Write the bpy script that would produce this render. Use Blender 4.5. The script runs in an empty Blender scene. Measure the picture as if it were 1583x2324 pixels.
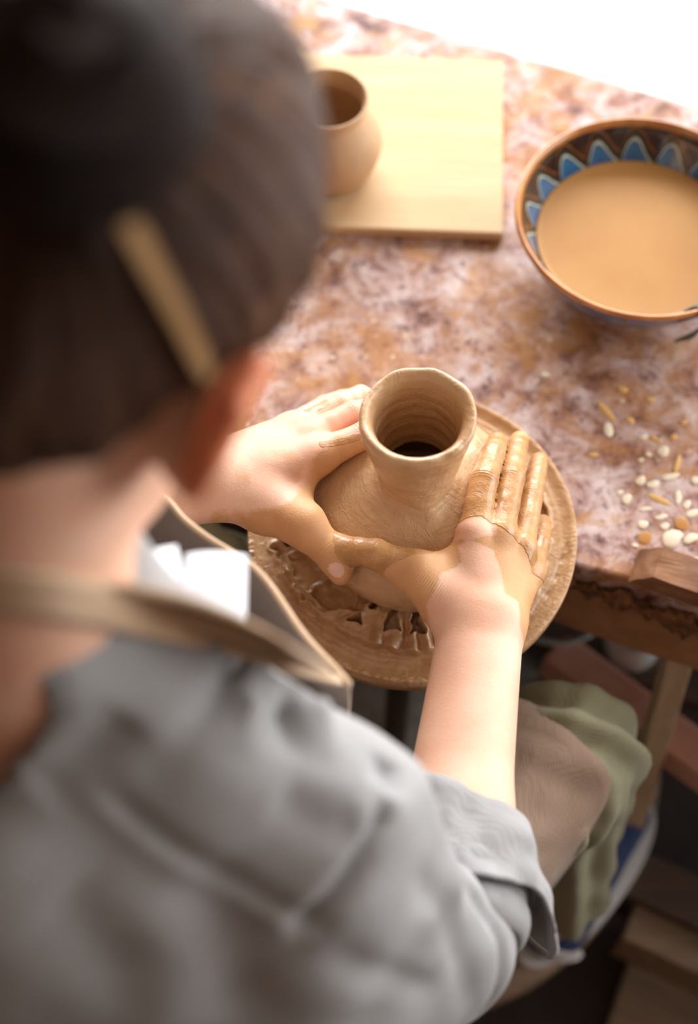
import bpy, bmesh, math, random
import numpy as np
from mathutils import Vector, Matrix
from mathutils.bvhtree import BVHTree

random.seed(7)
rng = np.random.default_rng(11)
SC = bpy.context.scene
COL = SC.collection
PI = math.pi

# ------------------------------------------------------------------ camera
FPX = 3228.0
TH = math.radians(62)
CAM = np.array([-.058, -.599, 1.914])
CF = np.array([0, math.cos(TH), -math.sin(TH)])
CU = np.array([0, math.sin(TH), math.cos(TH)])
CR = np.array([1., 0, 0])
cd = bpy.data.cameras.new('camera')
cam = bpy.data.objects.new('camera', cd)
COL.objects.link(cam)
cam.location = CAM
cam.rotation_euler = (math.radians(90 - 62), 0, 0)
cd.sensor_fit = 'VERTICAL'
cd.sensor_height = 36.0
cd.sensor_width = 36.0
cd.lens = 36.0 * FPX / 2324
cd.clip_start = .02
cd.dof.use_dof = True
cd.dof.focus_distance = 1.195
cd.dof.aperture_fstop = 1.9
SC.camera = cam

# ------------------------------------------------------------------ light
SC.view_settings.view_transform = 'Standard'
SC.view_settings.look = 'None'
SC.view_settings.gamma = 1.0
SC.view_settings.use_curve_mapping = False
SC.view_settings.exposure = 0.12
try:
    SC.cycles.use_denoising = True
    SC.cycles.max_bounces = 5
    SC.cycles.diffuse_bounces = 3
    SC.cycles.glossy_bounces = 2
    SC.cycles.caustics_reflective = False
    SC.cycles.caustics_refractive = False
    SC.cycles.use_adaptive_sampling = True
    SC.cycles.adaptive_threshold = .04
    SC.cycles.adaptive_min_samples = 16
except Exception:
    pass
W = bpy.data.worlds.new('world')
SC.world = W
W.use_nodes = True
W.node_tree.nodes['Background'].inputs[0].default_value = (.95, .97, 1.0, 1)
W.node_tree.nodes['Background'].inputs[1].default_value = 1.0


def area(name, loc, target, size, power, color=(1, 1, 1), sy=None):
    l = bpy.data.lights.new(name, 'AREA')
    l.shape = 'RECTANGLE'
    l.size = size
    l.size_y = sy or size
    l.energy = power
    l.color = color
    o = bpy.data.objects.new(name, l)
    COL.objects.link(o)
    o.location = loc
    o.rotation_euler = (Vector(target) - Vector(loc)).to_track_quat('-Z', 'Y').to_euler()
    return o


area('window_daylight', (.4, 2.62, 2.0), (.4, 0, 1.55), 3.0, 178, (1, .985, .96), 1.7)
area('side_fill_light', (2.62, .5, 1.5), (0, .3, .9), 2.6, 84, (1, .99, .97), 2.3)  # unseen window light, added and enlarged to brighten under the table


# ------------------------------------------------------------------ helpers
def ray(px, py):
    return CF + CR * ((px - 791.5) / FPX) - CU * ((py - 1162) / FPX)


def at(px, py, d):
    return CAM + d * ray(px, py)


def atz(px, py, z):
    r = ray(px, py)
    return CAM + r * ((z - CAM[2]) / r[2])


def V(*a):
    return np.array(a, float)


def nrm(v):
    v = np.asarray(v, float)
    return v / np.linalg.norm(v)


def link(o, parent=None):
    COL.objects.link(o)
    if parent is not None:
        o.parent = parent
    return o


def tag(o, label=None, cat=None, group=None, kind=None):
    if label: o['label'] = label
    if cat: o['category'] = cat
    if group: o['group'] = group
    if kind: o['kind'] = kind
    return o


def empty(name, loc=(0, 0, 0)):
    o = bpy.data.objects.new(name, None)
    o.empty_display_size = .05
    o.location = loc
    COL.objects.link(o)
    return o


def mesh_obj(name, verts, faces, mat, parent=None, smooth=True, attrs=None):
    """verts in world space; origin of child meshes is kept at the world origin minus the parent's place"""
    verts = np.asarray(verts, float)
    off = np.zeros(3)
    if parent is not None:
        off = np.array(parent.matrix_basis.translation)
        if parent.parent is not None:
            off = off + np.array(parent.parent.matrix_basis.translation)
    me = bpy.data.meshes.new(name)
    if isinstance(faces, np.ndarray) and faces.ndim == 2:
        n, m = faces.shape
        me.vertices.add(len(verts))
        me.vertices.foreach_set('co', (verts - off).astype(np.float32).ravel())
        me.loops.add(n * m)
        me.loops.foreach_set('vertex_index', faces.astype(np.int32).ravel())
        me.polygons.add(n)
        me.polygons.foreach_set('loop_start', np.arange(0, n * m, m, dtype=np.int32))
        me.polygons.foreach_set('loop_total', np.full(n, m, np.int32))
        me.update(calc_edges=True)
    else:
        me.from_pydata([tuple(v) for v in verts - off], [], [tuple(int(i) for i in f) for f in faces])
        me.update()
    me.polygons.foreach_set('use_smooth', np.full(len(me.polygons), smooth))
    if attrs:
        for k, a in attrs.items():
            at_ = me.attributes.new(k, 'FLOAT', 'POINT')
            at_.data.foreach_set('value', np.asarray(a, np.float32))
    if mat is not None:
        me.materials.append(mat)
    o = bpy.data.objects.new(name, me)
    link(o, parent)
    return o


def bm_obj(name, bm, mat, parent=None, smooth=False, loc=None):
    bmesh.ops.recalc_face_normals(bm, faces=bm.faces)
    me = bpy.data.meshes.new(name)
    bm.to_mesh(me)
    bm.free()
    if smooth:
        me.polygons.foreach_set('use_smooth', np.full(len(me.polygons), True))
    if mat is not None:
        me.materials.append(mat)
    o = bpy.data.objects.new(name, me)
    link(o, parent)
    if loc is not None:
        o.location = loc
    return o


def box_bm(size, bevel=.003, seg=2, jitter=0):
    bm = bmesh.new()
    bmesh.ops.create_cube(bm, size=1)
    for v in bm.verts:
        v.co = Vector((v.co.x * size[0], v.co.y * size[1], v.co.z * size[2]))
        if jitter:
            v.co += Vector([random.uniform(-jitter, jitter) for _ in range(3)])
    if bevel:
        bmesh.ops.bevel(bm, geom=bm.edges[:], offset=bevel, segments=seg, affect='EDGES', profile=.5)
    return bm


def beam(name, a, b, w, h, mat, parent=None, bevel=.003, up=(0, 0, 1)):
    """squared timber from a to b"""
    a = Vector(a); b = Vector(b)
    bm = box_bm(((b - a).length, w, h), bevel)
    x = (b - a).normalized(); u = Vector(up)
    if abs(x.dot(u)) > .98: u = Vector((0, 1, 0))
    y = u.cross(x).normalized(); z = x.cross(y)
    M = Matrix((x, y, z)).transposed().to_4x4()
    M.translation = (a + b) / 2
    if parent is not None:
        M.translation -= parent.matrix_basis.translation
    bm.transform(M)
    return bm_obj(name, bm, mat, parent)


def lathe(profile, n=96, center=(0, 0, 0), close=False, wob=None):
    """profile [(r,z)...] -> verts, faces. wob(theta array, r, z)->(r,z)"""
    prof = np.array(profile, float)
    m = len(prof)
    th = np.linspace(0, 2 * PI, n, endpoint=False)
    T, I = np.meshgrid(th, np.arange(m), indexing='ij')
    r = prof[I, 0]; z = prof[I, 1]
    if wob is not None:
        r, z = wob(T, r, z, I)
    vs = np.stack([r * np.cos(T) + center[0], r * np.sin(T) + center[1], z + center[2]], -1).reshape(-1, 3)
    i, j = np.meshgrid(np.arange(n), np.arange(m if close else m - 1), indexing='ij')
    i2 = (i + 1) % n; j2 = (j + 1) % m
    f = np.stack([i * m + j, i2 * m + j, i2 * m + j2, i * m + j2], -1).reshape(-1, 4)
    return vs, f


def resample(pts, n):
    pts = np.array(pts, float)
    d = np.r_[0, np.cumsum(np.linalg.norm(np.diff(pts, axis=0), axis=1))]
    t = np.linspace(0, d[-1], n)
    return np.stack([np.interp(t, d, pts[:, k]) for k in range(pts.shape[1])], -1)


def smooth_path(pts, n=40, it=None):
    """Catmull-Rom"""
    P = np.array(pts, float)
    P = np.vstack([2 * P[0] - P[1], P, 2 * P[-1] - P[-2]])
    out = []
    seg = len(P) - 3
    for k in np.linspace(0, seg - 1e-6, n):
        i = int(k); t = k - i
        p0, p1, p2, p3 = P[i:i + 4]
        out.append(.5 * ((2 * p1) + (-p0 + p2) * t + (2 * p0 - 5 * p1 + 4 * p2 - p3) * t * t + (-p0 + 3 * p1 - 3 * p2 + p3) * t ** 3))
    return np.array(out)


def tube(pts, rad, n=12, cap=True):
    pts = np.array(pts, float)
    m = len(pts)
    rad = np.broadcast_to(np.asarray(rad, float), (m,))
    tan = np.gradient(pts, axis=0)
    tan /= np.linalg.norm(tan, axis=1)[:, None] + 1e-12
    u = np.cross(tan[0], [0, 0, 1.])
    if np.linalg.norm(u) < .1: u = np.cross(tan[0], [1., 0, 0])
    vs = []
    for i in range(m):
        u = u - tan[i] * (u @ tan[i]); u /= np.linalg.norm(u)
        w = np.cross(tan[i], u)
        a = np.linspace(0, 2 * PI, n, endpoint=False)
        vs.append(pts[i] + rad[i] * (np.cos(a)[:, None] * u + np.sin(a)[:, None] * w))
    vs = np.concatenate(vs)
    fs = []
    for i in range(m - 1):
        for j in range(n):
            fs.append((i * n + j, i * n + (j + 1) % n, (i + 1) * n + (j + 1) % n, (i + 1) * n + j))
    if cap:
        fs.append(tuple(range(n - 1, -1, -1)))
        fs.append(tuple(range((m - 1) * n, m * n)))
    return vs, fs


def sheet(P, thick):
    """P (a,b,3) grid of points -> closed thin solid"""
    P = np.asarray(P, float)
    a, b, _ = P.shape
    du = np.gradient(P, axis=0); dv = np.gradient(P, axis=1)
    N = np.cross(du, dv); N /= np.linalg.norm(N, axis=2)[..., None] + 1e-12
    top = (P + N * thick / 2).reshape(-1, 3); bot = (P - N * thick / 2).reshape(-1, 3)
    n = a * b
    idx = np.arange(n).reshape(a, b)
    q = np.stack([idx[:-1, :-1], idx[1:, :-1], idx[1:, 1:], idx[:-1, 1:]], -1).reshape(-1, 4)
    fs = [q, q[:, ::-1] + n]
    ring = np.concatenate([idx[:, 0], idx[-1, 1:], idx[::-1, -1][1:], idx[0, ::-1][1:-1]])
    r2 = np.roll(ring, -1)
    fs.append(np.stack([ring, ring + n, r2 + n, r2], -1))
    return np.vstack([top, bot]), np.vstack(fs)[:, ::-1].copy()


class Noise:
    """smooth pseudo noise in 3-D: a sum of randomly directed sines"""
    def __init__(s, freq, n=10, seed=0):
        r = np.random.default_rng(seed)
        d = r.normal(size=(n, 3)); d /= np.linalg.norm(d, axis=1)[:, None]
        s.k = d * freq * r.uniform(.55, 1.5, (n, 1)) * 2 * PI
        s.p = r.uniform(0, 2 * PI, n)

    def __call__(s, P):
        P = np.asarray(P, float)
        o = 0
        for k, p in zip(s.k, s.p):
            o = o + np.sin(P[..., 0] * k[0] + P[..., 1] * k[1] + P[..., 2] * k[2] + p)
        return o / math.sqrt(len(s.p))


# ---- implicit surfaces: smooth unions of tapered limbs, meshed with surface nets on a rectilinear grid
def smin(a, b, k):
    if k <= 0: return np.minimum(a, b)
    h = np.maximum(k - np.abs(a - b), 0) / k
    return np.minimum(a, b) - h * h * k * .25


def smax(a, b, k):
    return -smin(-a, -b, k)


class Field:
    def __init__(s, xs, ys, zs):
        s.ax = [np.asarray(v, np.float32) for v in (xs, ys, zs)]
        s.d = np.full([len(v) for v in s.ax], .2, np.float32)

    def win(s, lo, hi):
        sl = []
        for v, a, b in zip(s.ax, lo, hi):
            i = max(np.searchsorted(v, a) - 1, 0); j = min(np.searchsorted(v, b) + 1, len(v))
            sl.append(slice(int(i), int(max(j, i + 1))))
        return tuple(sl)

    def grid(s, sl):
        return (s.ax[0][sl[0]][:, None, None], s.ax[1][sl[1]][None, :, None], s.ax[2][sl[2]][None, None, :])

    def cone(s, a, b, ra, rb, k=.01, sub=False):
        a = np.asarray(a, float); b = np.asarray(b, float); m = max(ra, rb) + k + .012
        sl = s.win(np.minimum(a, b) - m, np.maximum(a, b) + m)
        s.put(sl, cone_d(s.grid(sl), a, b, ra, rb), k, sub)

    def ell(s, c, r, k=.01, rot=None, sub=False):
        c = np.asarray(c, float); m = max(r) + k + .012
        sl = s.win(c - m, c + m)
        s.put(sl, ell_d(s.grid(sl), c, r, rot), k, sub)

    def put(s, sl, v, k, sub=False):
        s.d[sl] = smax(s.d[sl], -v, k) if sub else smin(s.d[sl], v, k)

    def mesh(s):
        d = s.d
        ins = d < 0
        c = np.zeros([n - 1 for n in d.shape], np.uint8)
        for i in (0, 1):
            for j in (0, 1):
                for k in (0, 1):
                    c += ins[i:i + c.shape[0], j:j + c.shape[1], k:k + c.shape[2]]
        act = np.argwhere((c > 0) & (c < 8))
        ids = np.full(c.shape, -1, np.int32)
        ids[act[:, 0], act[:, 1], act[:, 2]] = np.arange(len(act))
        corner = {}
        for i in (0, 1):
            for j in (0, 1):
                for k in (0, 1):
                    corner[i, j, k] = d[act[:, 0] + i, act[:, 1] + j, act[:, 2] + k].astype(float)
        acc = np.zeros((len(act), 3)); cnt = np.zeros(len(act))
        for p in corner:
            for axis in range(3):
                if p[axis]: continue
                q = list(p); q[axis] = 1; q = tuple(q)
                va, vb = corner[p], corner[q]
                m = (va < 0) != (vb < 0)
                t = np.where(m, va / np.where(m, va - vb, 1), 0)
                pos = np.tile(np.array(p, float), (len(act), 1))
                pos[:, axis] = t
                acc[m] += pos[m]; cnt[m] += 1
        fr = acc / cnt[:, None]
        vs = np.empty((len(act), 3))
        for a in range(3):
            v = s.ax[a].astype(float); i = act[:, a]
            vs[:, a] = v[i] + fr[:, a] * (v[i + 1] - v[i])
        quads = []
        for axis in range(3):
            sl0 = [slice(1, -1)] * 3; sl1 = [slice(1, -1)] * 3
            sl0[axis] = slice(0, -1); sl1[axis] = slice(1, None)
            A = ins[tuple(sl0)]; B = ins[tuple(sl1)]
            for flip, mask in ((False, A & ~B), (True, ~A & B)):
                e = np.argwhere(mask)
                if not len(e): continue
                o = np.ones(3, int); o[axis] = 0
                e = e + o
                b_, c_ = [(1, 2), (2, 0), (0, 1)][axis]
                q = []
                for db, dc in ((-1, -1), (0, -1), (0, 0), (-1, 0)):
                    g = e.copy(); g[:, b_] += db; g[:, c_] += dc
                    q.append(ids[g[:, 0], g[:, 1], g[:, 2]])
                q = np.stack(q, -1)
                quads.append(q[:, ::-1] if flip else q)
        return vs, np.concatenate(quads).astype(np.int32)


def cone_d(g, a, b, ra, rb):
    X, Y, Z = g
    ab = b - a; L = float(ab @ ab) + 1e-12
    t = ((X - a[0]) * ab[0] + (Y - a[1]) * ab[1] + (Z - a[2]) * ab[2]) / L
    t = np.clip(t, 0, 1)
    dx = X - a[0] - t * ab[0]; dy = Y - a[1] - t * ab[1]; dz = Z - a[2] - t * ab[2]
    return np.sqrt(dx * dx + dy * dy + dz * dz) - (ra + (rb - ra) * t)


def ell_d(g, c, r, rot=None):
    X, Y, Z = g
    X = X - c[0]; Y = Y - c[1]; Z = Z - c[2]
    if rot is not None:
        e = [rot[k][0] * X + rot[k][1] * Y + rot[k][2] * Z for k in range(3)]
    else:
        e = [X + 0 * Y + 0 * Z, Y + 0 * X + 0 * Z, Z + 0 * X + 0 * Y]
    k0 = np.sqrt(sum((e[i] / r[i]) ** 2 for i in range(3)))
    k1 = np.sqrt(sum((e[i] / (r[i] ** 2)) ** 2 for i in range(3))) + 1e-9
    return k0 * (k0 - 1) / k1


def axis_grid(lo, hi, fine=None, h=.005, hf=.0015):
    if fine is None:
        return np.arange(lo, hi + h, h)
    a, b = fine
    parts = []
    if a > lo: parts.append(np.linspace(lo, a, max(2, int((a - lo) / h)), endpoint=False))
    parts.append(np.arange(a, b, hf))
    if b < hi: parts.append(np.linspace(b, hi, max(2, int((hi - b) / h))))
    return np.concatenate(parts)


def bvh_of(vs, fs):
    return BVHTree.FromPolygons([Vector(v) for v in vs], [tuple(int(i) for i in f) for f in fs])


def hit(bvh, px, py):
    p, n, i, d = bvh.ray_cast(Vector(CAM), Vector(ray(px, py)).normalized())
    return (np.array(p), np.array(n)) if p is not None else (None, None)


def vnormals(vs, fs):
    N = np.zeros_like(vs)
    a = vs[fs[:, 2]] - vs[fs[:, 0]]; b = vs[fs[:, 3]] - vs[fs[:, 1]]
    n = np.cross(a, b)
    for k in range(4):
        np.add.at(N, fs[:, k], n)
    return N / (np.linalg.norm(N, axis=1)[:, None] + 1e-12)


# ------------------------------------------------------------------ materials
class Mat:
    def __init__(s, name):
        s.m = bpy.data.materials.new(name)
        s.m.use_nodes = True
        s.t = s.m.node_tree
        s.b = s.t.nodes['Principled BSDF']
        s.co = None

    def n(s, typ, **kw):
        x = s.t.nodes.new('ShaderNode' + typ)
        for k, v in kw.items():
            if k in x.bl_rna.properties and not k.startswith('_'):
                setattr(x, k, v)
            else:
                x.inputs[k.replace('_', ' ')].default_value = v
        return x

    def l(s, a, b):
        s.t.links.new(a, b)

    def coords(s, scale=(1, 1, 1), obj=True):
        tc = s.n('TexCoord'); mp = s.n('Mapping')
        s.l(tc.outputs['Object' if obj else 'Generated'], mp.inputs[0])
        mp.inputs['Scale'].default_value = scale
        return mp.outputs[0]

    def noise(s, scale, detail=4, rough=.55, co=None, dist=0):
        x = s.n('TexNoise', Scale=scale, Detail=detail, Roughness=rough, Distortion=dist)
        if co is None:
            s.co = s.co or s.coords()
            co = s.co
        s.l(co, x.inputs['Vector'])
        return x.outputs['Fac']

    def vor(s, scale, co=None, out='Distance', feature='F1'):
        x = s.n('TexVoronoi', Scale=scale)
        x.feature = feature
        if co is None:
            s.co = s.co or s.coords()
            co = s.co
        s.l(co, x.inputs['Vector'])
        return x.outputs[out]

    def ramp(s, fac, stops, interp='LINEAR'):
        x = s.n('ValToRGB')
        x.color_ramp.interpolation = interp
        el = x.color_ramp.elements
        while len(el) < len(stops): el.new(.5)
        for e, (p, c) in zip(el, stops):
            e.position = p
            e.color = (c, c, c, 1) if np.isscalar(c) else (*c, 1)
        s.l(fac, x.inputs[0])
        return x.outputs[0]

    def mix(s, fac, a, b, blend='MIX'):
        x = s.n('Mix', data_type='RGBA', blend_type=blend)
        for v, i in ((fac, 0), (a, 6), (b, 7)):
            if isinstance(v, bpy.types.NodeSocket): s.l(v, x.inputs[i])
            elif i == 0: x.inputs[0].default_value = v
            else: x.inputs[i].default_value = (*v, 1)
        return x.outputs[2]

    def math(s, op, a, b=0., clamp=False):
        x = s.n('Math', operation=op, use_clamp=clamp)
        for v, i in ((a, 0), (b, 1)):
            if isinstance(v, bpy.types.NodeSocket): s.l(v, x.inputs[i])
            else: x.inputs[i].default_value = v
        return x.outputs[0]

    def attr(s, name):
        x = s.n('Attribute', attribute_name=name)
        return x.outputs['Fac']

    def color(s, c):
        if isinstance(c, bpy.types.NodeSocket): s.l(c, s.b.inputs['Base Color'])
        else: s.b.inputs['Base Color'].default_value = (*c, 1)
        return s

    def rough(s, r):
        if isinstance(r, bpy.types.NodeSocket): s.l(r, s.b.inputs['Roughness'])
        else: s.b.inputs['Roughness'].default_value = r
        return s

    def bump(s, h, strength=.3, dist=.002):
        x = s.n('Bump', Strength=strength, Distance=dist)
        s.l(h, x.inputs['Height'])
        s.l(x.outputs[0], s.b.inputs['Normal'])
        return s

    def set(s, **kw):
        for k, v in kw.items():
            s.b.inputs[k.replace('_', ' ')].default_value = v
        return s


def srgb(r, g, b):
    return tuple(((c / 255 + .055) / 1.055) ** 2.4 if c > 10 else c / 255 / 12.92 for c in (r, g, b))


def simple(name, c1, c2, scale=20, rough=.6, bump=.0, bscale=None, metal=0, stretch=(1, 1, 1)):
    m = Mat(name)
    m.co = m.coords(stretch)
    f = m.noise(scale, 5, .6)
    m.color(m.ramp(f, [(.3, c1), (.7, c2)])).rough(rough)
    if bump:
        m.bump(m.noise(bscale or scale * 3, 5, .6), bump, .003)
    m.set(Metallic=metal)
    return m.m


def wood(name, c1, c2, scale=6, axis=0, rough=.6):
    m = Mat(name)
    st = [18, 18, 18]; st[axis] = 1.2
    m.co = m.coords(tuple(st))
    f = m.noise(scale, 6, .65, dist=.6)
    m.color(m.ramp(f, [(.3, c1), (.72, c2)])).rough(rough)
    m.bump(f, .25, .002)
    return m.m


CLAY_L = srgb(220, 182, 140)
CLAY_D = srgb(194, 150, 106)


def clay_mat(name, c1=CLAY_D, c2=CLAY_L, rough=(.28, .5), ring=True):
    m = Mat(name)
    co = m.coords()
    m.co = co
    f = m.noise(14, 5, .6)
    g = m.noise(60, 4, .6)
    c = m.ramp(f, [(.3, c1), (.7, c2)])
    c = m.mix(m.ramp(g, [(.45, 0.), (.75, .45)]), c, srgb(226, 190, 148))
    m.color(c)
    m.rough(m.ramp(m.noise(25, 4, .6), [(.35, rough[0]), (.65, rough[1])]))
    streak = m.noise(1.0, 5, .7, co=m.coords((25, 25, 190)), dist=.5)
    fine = m.noise(220, 3, .6)
    h = m.math('ADD', m.math('MULTIPLY', streak, .8 if ring else .15), m.math('MULTIPLY', fine, .10))
    h = m.math('ADD', h, m.math('MULTIPLY', m.noise(45, 4, .7, dist=1.2), .8))
    rg = m.ramp(m.math('ABSOLUTE', m.math('SUBTRACT', m.noise(17, 3, .55, dist=2.2), .5)), [(.0, 1.), (.035, 0.)])
    h = m.math('ADD', h, m.math('MULTIPLY', m.math('MULTIPLY', rg, m.ramp(f, [(.47, 0.), (.62, 1.)])), .3))
    m.bump(h, .7, .0026)
    m.set(Specular_IOR_Level=.5, Coat_Weight=.5, Coat_Roughness=.16)
    return m.m


M = {}
M['vase_clay'] = clay_mat('wet_throwing_clay')
M['bed_clay'] = clay_mat('wheel_clay', srgb(166, 122, 80), srgb(202, 162, 120), (.25, .5), ring=False)
M['pot_clay'] = simple('dry_pot_clay', srgb(188, 150, 112), srgb(206, 170, 132), 12, .62, .12, 60)


def skin_mat():
    m = Mat('skin')
    m.co = m.coords()
    f = m.noise(18, 4, .6); g = m.noise(5, 3, .5)
    base = m.ramp(f, [(.3, srgb(232, 180, 152)), (.7, srgb(243, 203, 180))])
    base = m.mix(m.ramp(g, [(.42, 0.), (.7, .35)]), base, srgb(226, 150, 126))
    base = m.mix(m.attr('ear'), base, srgb(226, 134, 94))
    clay = m.attr('clay'); film = m.attr('film'); nail = m.attr('nail')
    nz = m.noise(90, 5, .65); nz2 = m.noise(28, 4, .6)
    wob = m.math('ADD', m.math('MULTIPLY', m.math('SUBTRACT', nz, .5), .22), m.math('MULTIPLY', m.math('SUBTRACT', nz2, .5), .5))
    cm = m.ramp(m.math('ADD', clay, wob), [(.48, 0.), (.54, 1.)])
    fm = m.ramp(m.math('ADD', film, wob), [(.44, 0.), (.56, 1.)])
    c = m.mix(nail, base, srgb(240, 200, 186))
    c = m.mix(m.math('MULTIPLY', fm, .88), c, m.ramp(nz2, [(.3, srgb(200, 148, 96)), (.7, srgb(216, 166, 116))]))
    thick = m.ramp(m.noise(40, 4, .6), [(.35, .55), (.6, .93)])
    c = m.mix(m.math('MULTIPLY', cm, thick), c, m.ramp(nz, [(.3, srgb(168, 116, 64)), (.7, srgb(198, 150, 96))]))
    m.color(c)
    r = m.mix(cm, (.5, .5, .5), m.ramp(m.noise(50, 4, .6), [(.35, .2), (.62, .42)]))
    m.l(r, m.b.inputs['Roughness'])
    m.l(m.math('MULTIPLY', cm, m.ramp(m.noise(70, 4, .65), [(.42, .05), (.62, .6)])), m.b.inputs['Coat Weight'])
    m.b.inputs['Coat Roughness'].default_value = .12
    # skin creases run across the limb and fine pores; clay lies in smears
    pore = m.noise(420, 2, .5)
    crease = m.vor(620)
    sm = m.noise(85, 5, .7, dist=1.0)
    h = m.math('ADD', m.math('MULTIPLY', pore, .16), m.math('MULTIPLY', crease, .12))
    h = m.math('ADD', h, m.math('MULTIPLY', m.math('MULTIPLY', sm, cm), 2.2))
    h = m.math('ADD', h, m.math('MULTIPLY', cm, .35))
    jx = m.attr('jx')
    cr = m.math('MULTIPLY', m.math('SINE', m.math('MULTIPLY', m.math('ADD', jx, m.math('MULTIPLY', nz2, .004)), 2 * PI / .0026)), m.math('EXPONENT', m.math('MULTIPLY', m.math('MULTIPLY', jx, jx), -1 / .0042 ** 2)))
    h = m.math('ADD', h, m.math('MULTIPLY', cr, .2))
    wr = m.math('MULTIPLY', m.math('SINE', m.math('MULTIPLY', m.math('ADD', m.attr('wx'), m.math('MULTIPLY', nz, .003)), 2 * PI / .0021)), m.attr('wm'))
    h = m.math('ADD', h, m.math('MULTIPLY', wr, .22))
    m.bump(h, .45, .0016)
    m.set(Subsurface_Weight=.15, Subsurface_Scale=.010, Specular_IOR_Level=.4)
    m.b.inputs['Subsurface Radius'].default_value = (1, .35, .18)
    return m.m


M['skin'] = skin_mat()


def cloth_mat(name, c1, c2, weave=900, bump=.35, nscale=6):
    m = Mat(name)
    m.co = m.coords()
    f = m.noise(nscale, 5, .6)
    m.color(m.ramp(f, [(.3, c1), (.7, c2)])).rough(.9)
    a = m.n('TexWave', Scale=weave / 6.28, Distortion=1.5, Detail=1); a.bands_direction = 'X'
    b = m.n('TexWave', Scale=weave / 6.28, Distortion=1.5, Detail=1); b.bands_direction = 'Z'
    m.l(m.co, a.inputs[0]); m.l(m.co, b.inputs[0])
    h = m.math('MAXIMUM', a.outputs['Fac'], b.outputs['Fac'])
    m.bump(m.math('ADD', h, m.math('MULTIPLY', m.noise(120, 4, .6), .8)), bump, .0012)
    m.set(Sheen_Weight=.25, Sheen_Roughness=.5, Specular_IOR_Level=.15)
    return m.m


M['shirt'] = cloth_mat('grey_chambray', srgb(140, 139, 140), srgb(162, 162, 165))
M['apron'] = cloth_mat('brown_apron_canvas', srgb(146, 122, 106), srgb(164, 140, 122), 700)
M['strap'] = cloth_mat('apron_strap_webbing', srgb(194, 162, 132), srgb(212, 182, 152), 700)
M['trousers'] = cloth_mat('sage_green_cotton', srgb(146, 144, 118), srgb(168, 166, 138), 800)
M['white_cloth'] = cloth_mat('white_cotton', srgb(226, 230, 238), srgb(240, 243, 248), 800, .2)


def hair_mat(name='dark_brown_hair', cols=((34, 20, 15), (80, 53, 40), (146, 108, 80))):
    m = Mat(name)
    m.co = m.coords()
    st = m.attr('strand'); al = m.attr('along')
    cx = m.n('CombineXYZ')
    m.l(m.math('MULTIPLY', st, 60), cx.inputs[0]); m.l(m.math('MULTIPLY', al, 9), cx.inputs[1])
    f = m.noise(1.6, 4, .7, co=cx.outputs[0])
    f2 = m.noise(7, 3, .7, co=cx.outputs[0])
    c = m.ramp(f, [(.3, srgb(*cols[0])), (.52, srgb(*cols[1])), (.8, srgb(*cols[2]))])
    m.color(c).rough(m.ramp(f, [(.3, .38), (.7, .55)]))
    m.bump(m.math('ADD', f, m.math('MULTIPLY', f2, .7)), .8, .004)
    m.set(Specular_IOR_Level=.14)
    return m.m


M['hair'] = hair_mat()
M['bun'] = hair_mat('shaded_brown_bun', ((22, 12, 9), (46, 26, 18), (84, 52, 36)))  # same hair as the crown, shade on the bun painted in as darker tones
M['stick'] = wood('hair_stick_wood', srgb(168, 128, 84), srgb(196, 156, 108), 4, 2)


def tabletop_mat():
    m = Mat('stained_speckled_laminate')
    m.co = m.coords()
    big = m.noise(5.5, 5, .6, dist=.4)
    mid = m.noise(26, 6, .68, dist=.5)
    sp = m.noise(95, 5, .7)
    c = m.ramp(mid, [(.34, srgb(96, 64, 60)), (.42, srgb(156, 118, 110)), (.52, srgb(200, 172, 168)), (.64, srgb(226, 210, 212))])
    c = m.mix(m.ramp(sp, [(.34, .85), (.46, 0.)]), c, srgb(92, 62, 62))
    # washes of dried slip
    w1 = m.noise(9, 6, .66, dist=.8)
    c = m.mix(m.math('MULTIPLY', m.ramp(w1, [(.45, 0.), (.62, 1.)]), .78), c, m.ramp(sp, [(.3, srgb(160, 100, 58)), (.65, srgb(204, 150, 94))]))
    w2 = m.noise(21, 5, .6, dist=.6)
    c = m.mix(m.math('MULTIPLY', m.ramp(w2, [(.56, 0.), (.68, 1.)]), .7), c, srgb(190, 136, 70))
    # the dark damp smear beside the bowl and pale flecks of plaster
    fl = m.vor(58, out='Distance'); fm = m.noise(13, 3, .6)
    k = m.math('MULTIPLY', m.ramp(fl, [(.08, .8), (.2, 0.)]), m.ramp(fm, [(.5, 0.), (.58, 1.)]))
    c = m.mix(k, c, srgb(240, 222, 196))
    rr = m.ramp(big, [(.35, .42), (.65, .7)])
    m.color(c).rough(rr).set(Specular_IOR_Level=.22)
    m.bump(m.math('ADD', mid, m.math('MULTIPLY', w1, .8)), .2, .0015)
    return m.m


M['tabletop'] = tabletop_mat()


def beam_mat():
    m = Mat('clay_caked_table_edge')
    m.co = m.coords()
    f = m.noise(11, 6, .65); g = m.noise(60, 5, .7)
    c = m.ramp(f, [(.3, srgb(138, 92, 58)), (.55, srgb(178, 128, 92)), (.75, srgb(196, 150, 116))])
    c = m.mix(m.ramp(g, [(.28, .7), (.4, 0.)]), c, srgb(84, 54, 36))
    m.color(c).rough(.7).bump(m.math('ADD', f, g), .5, .004)
    return m.m


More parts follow.
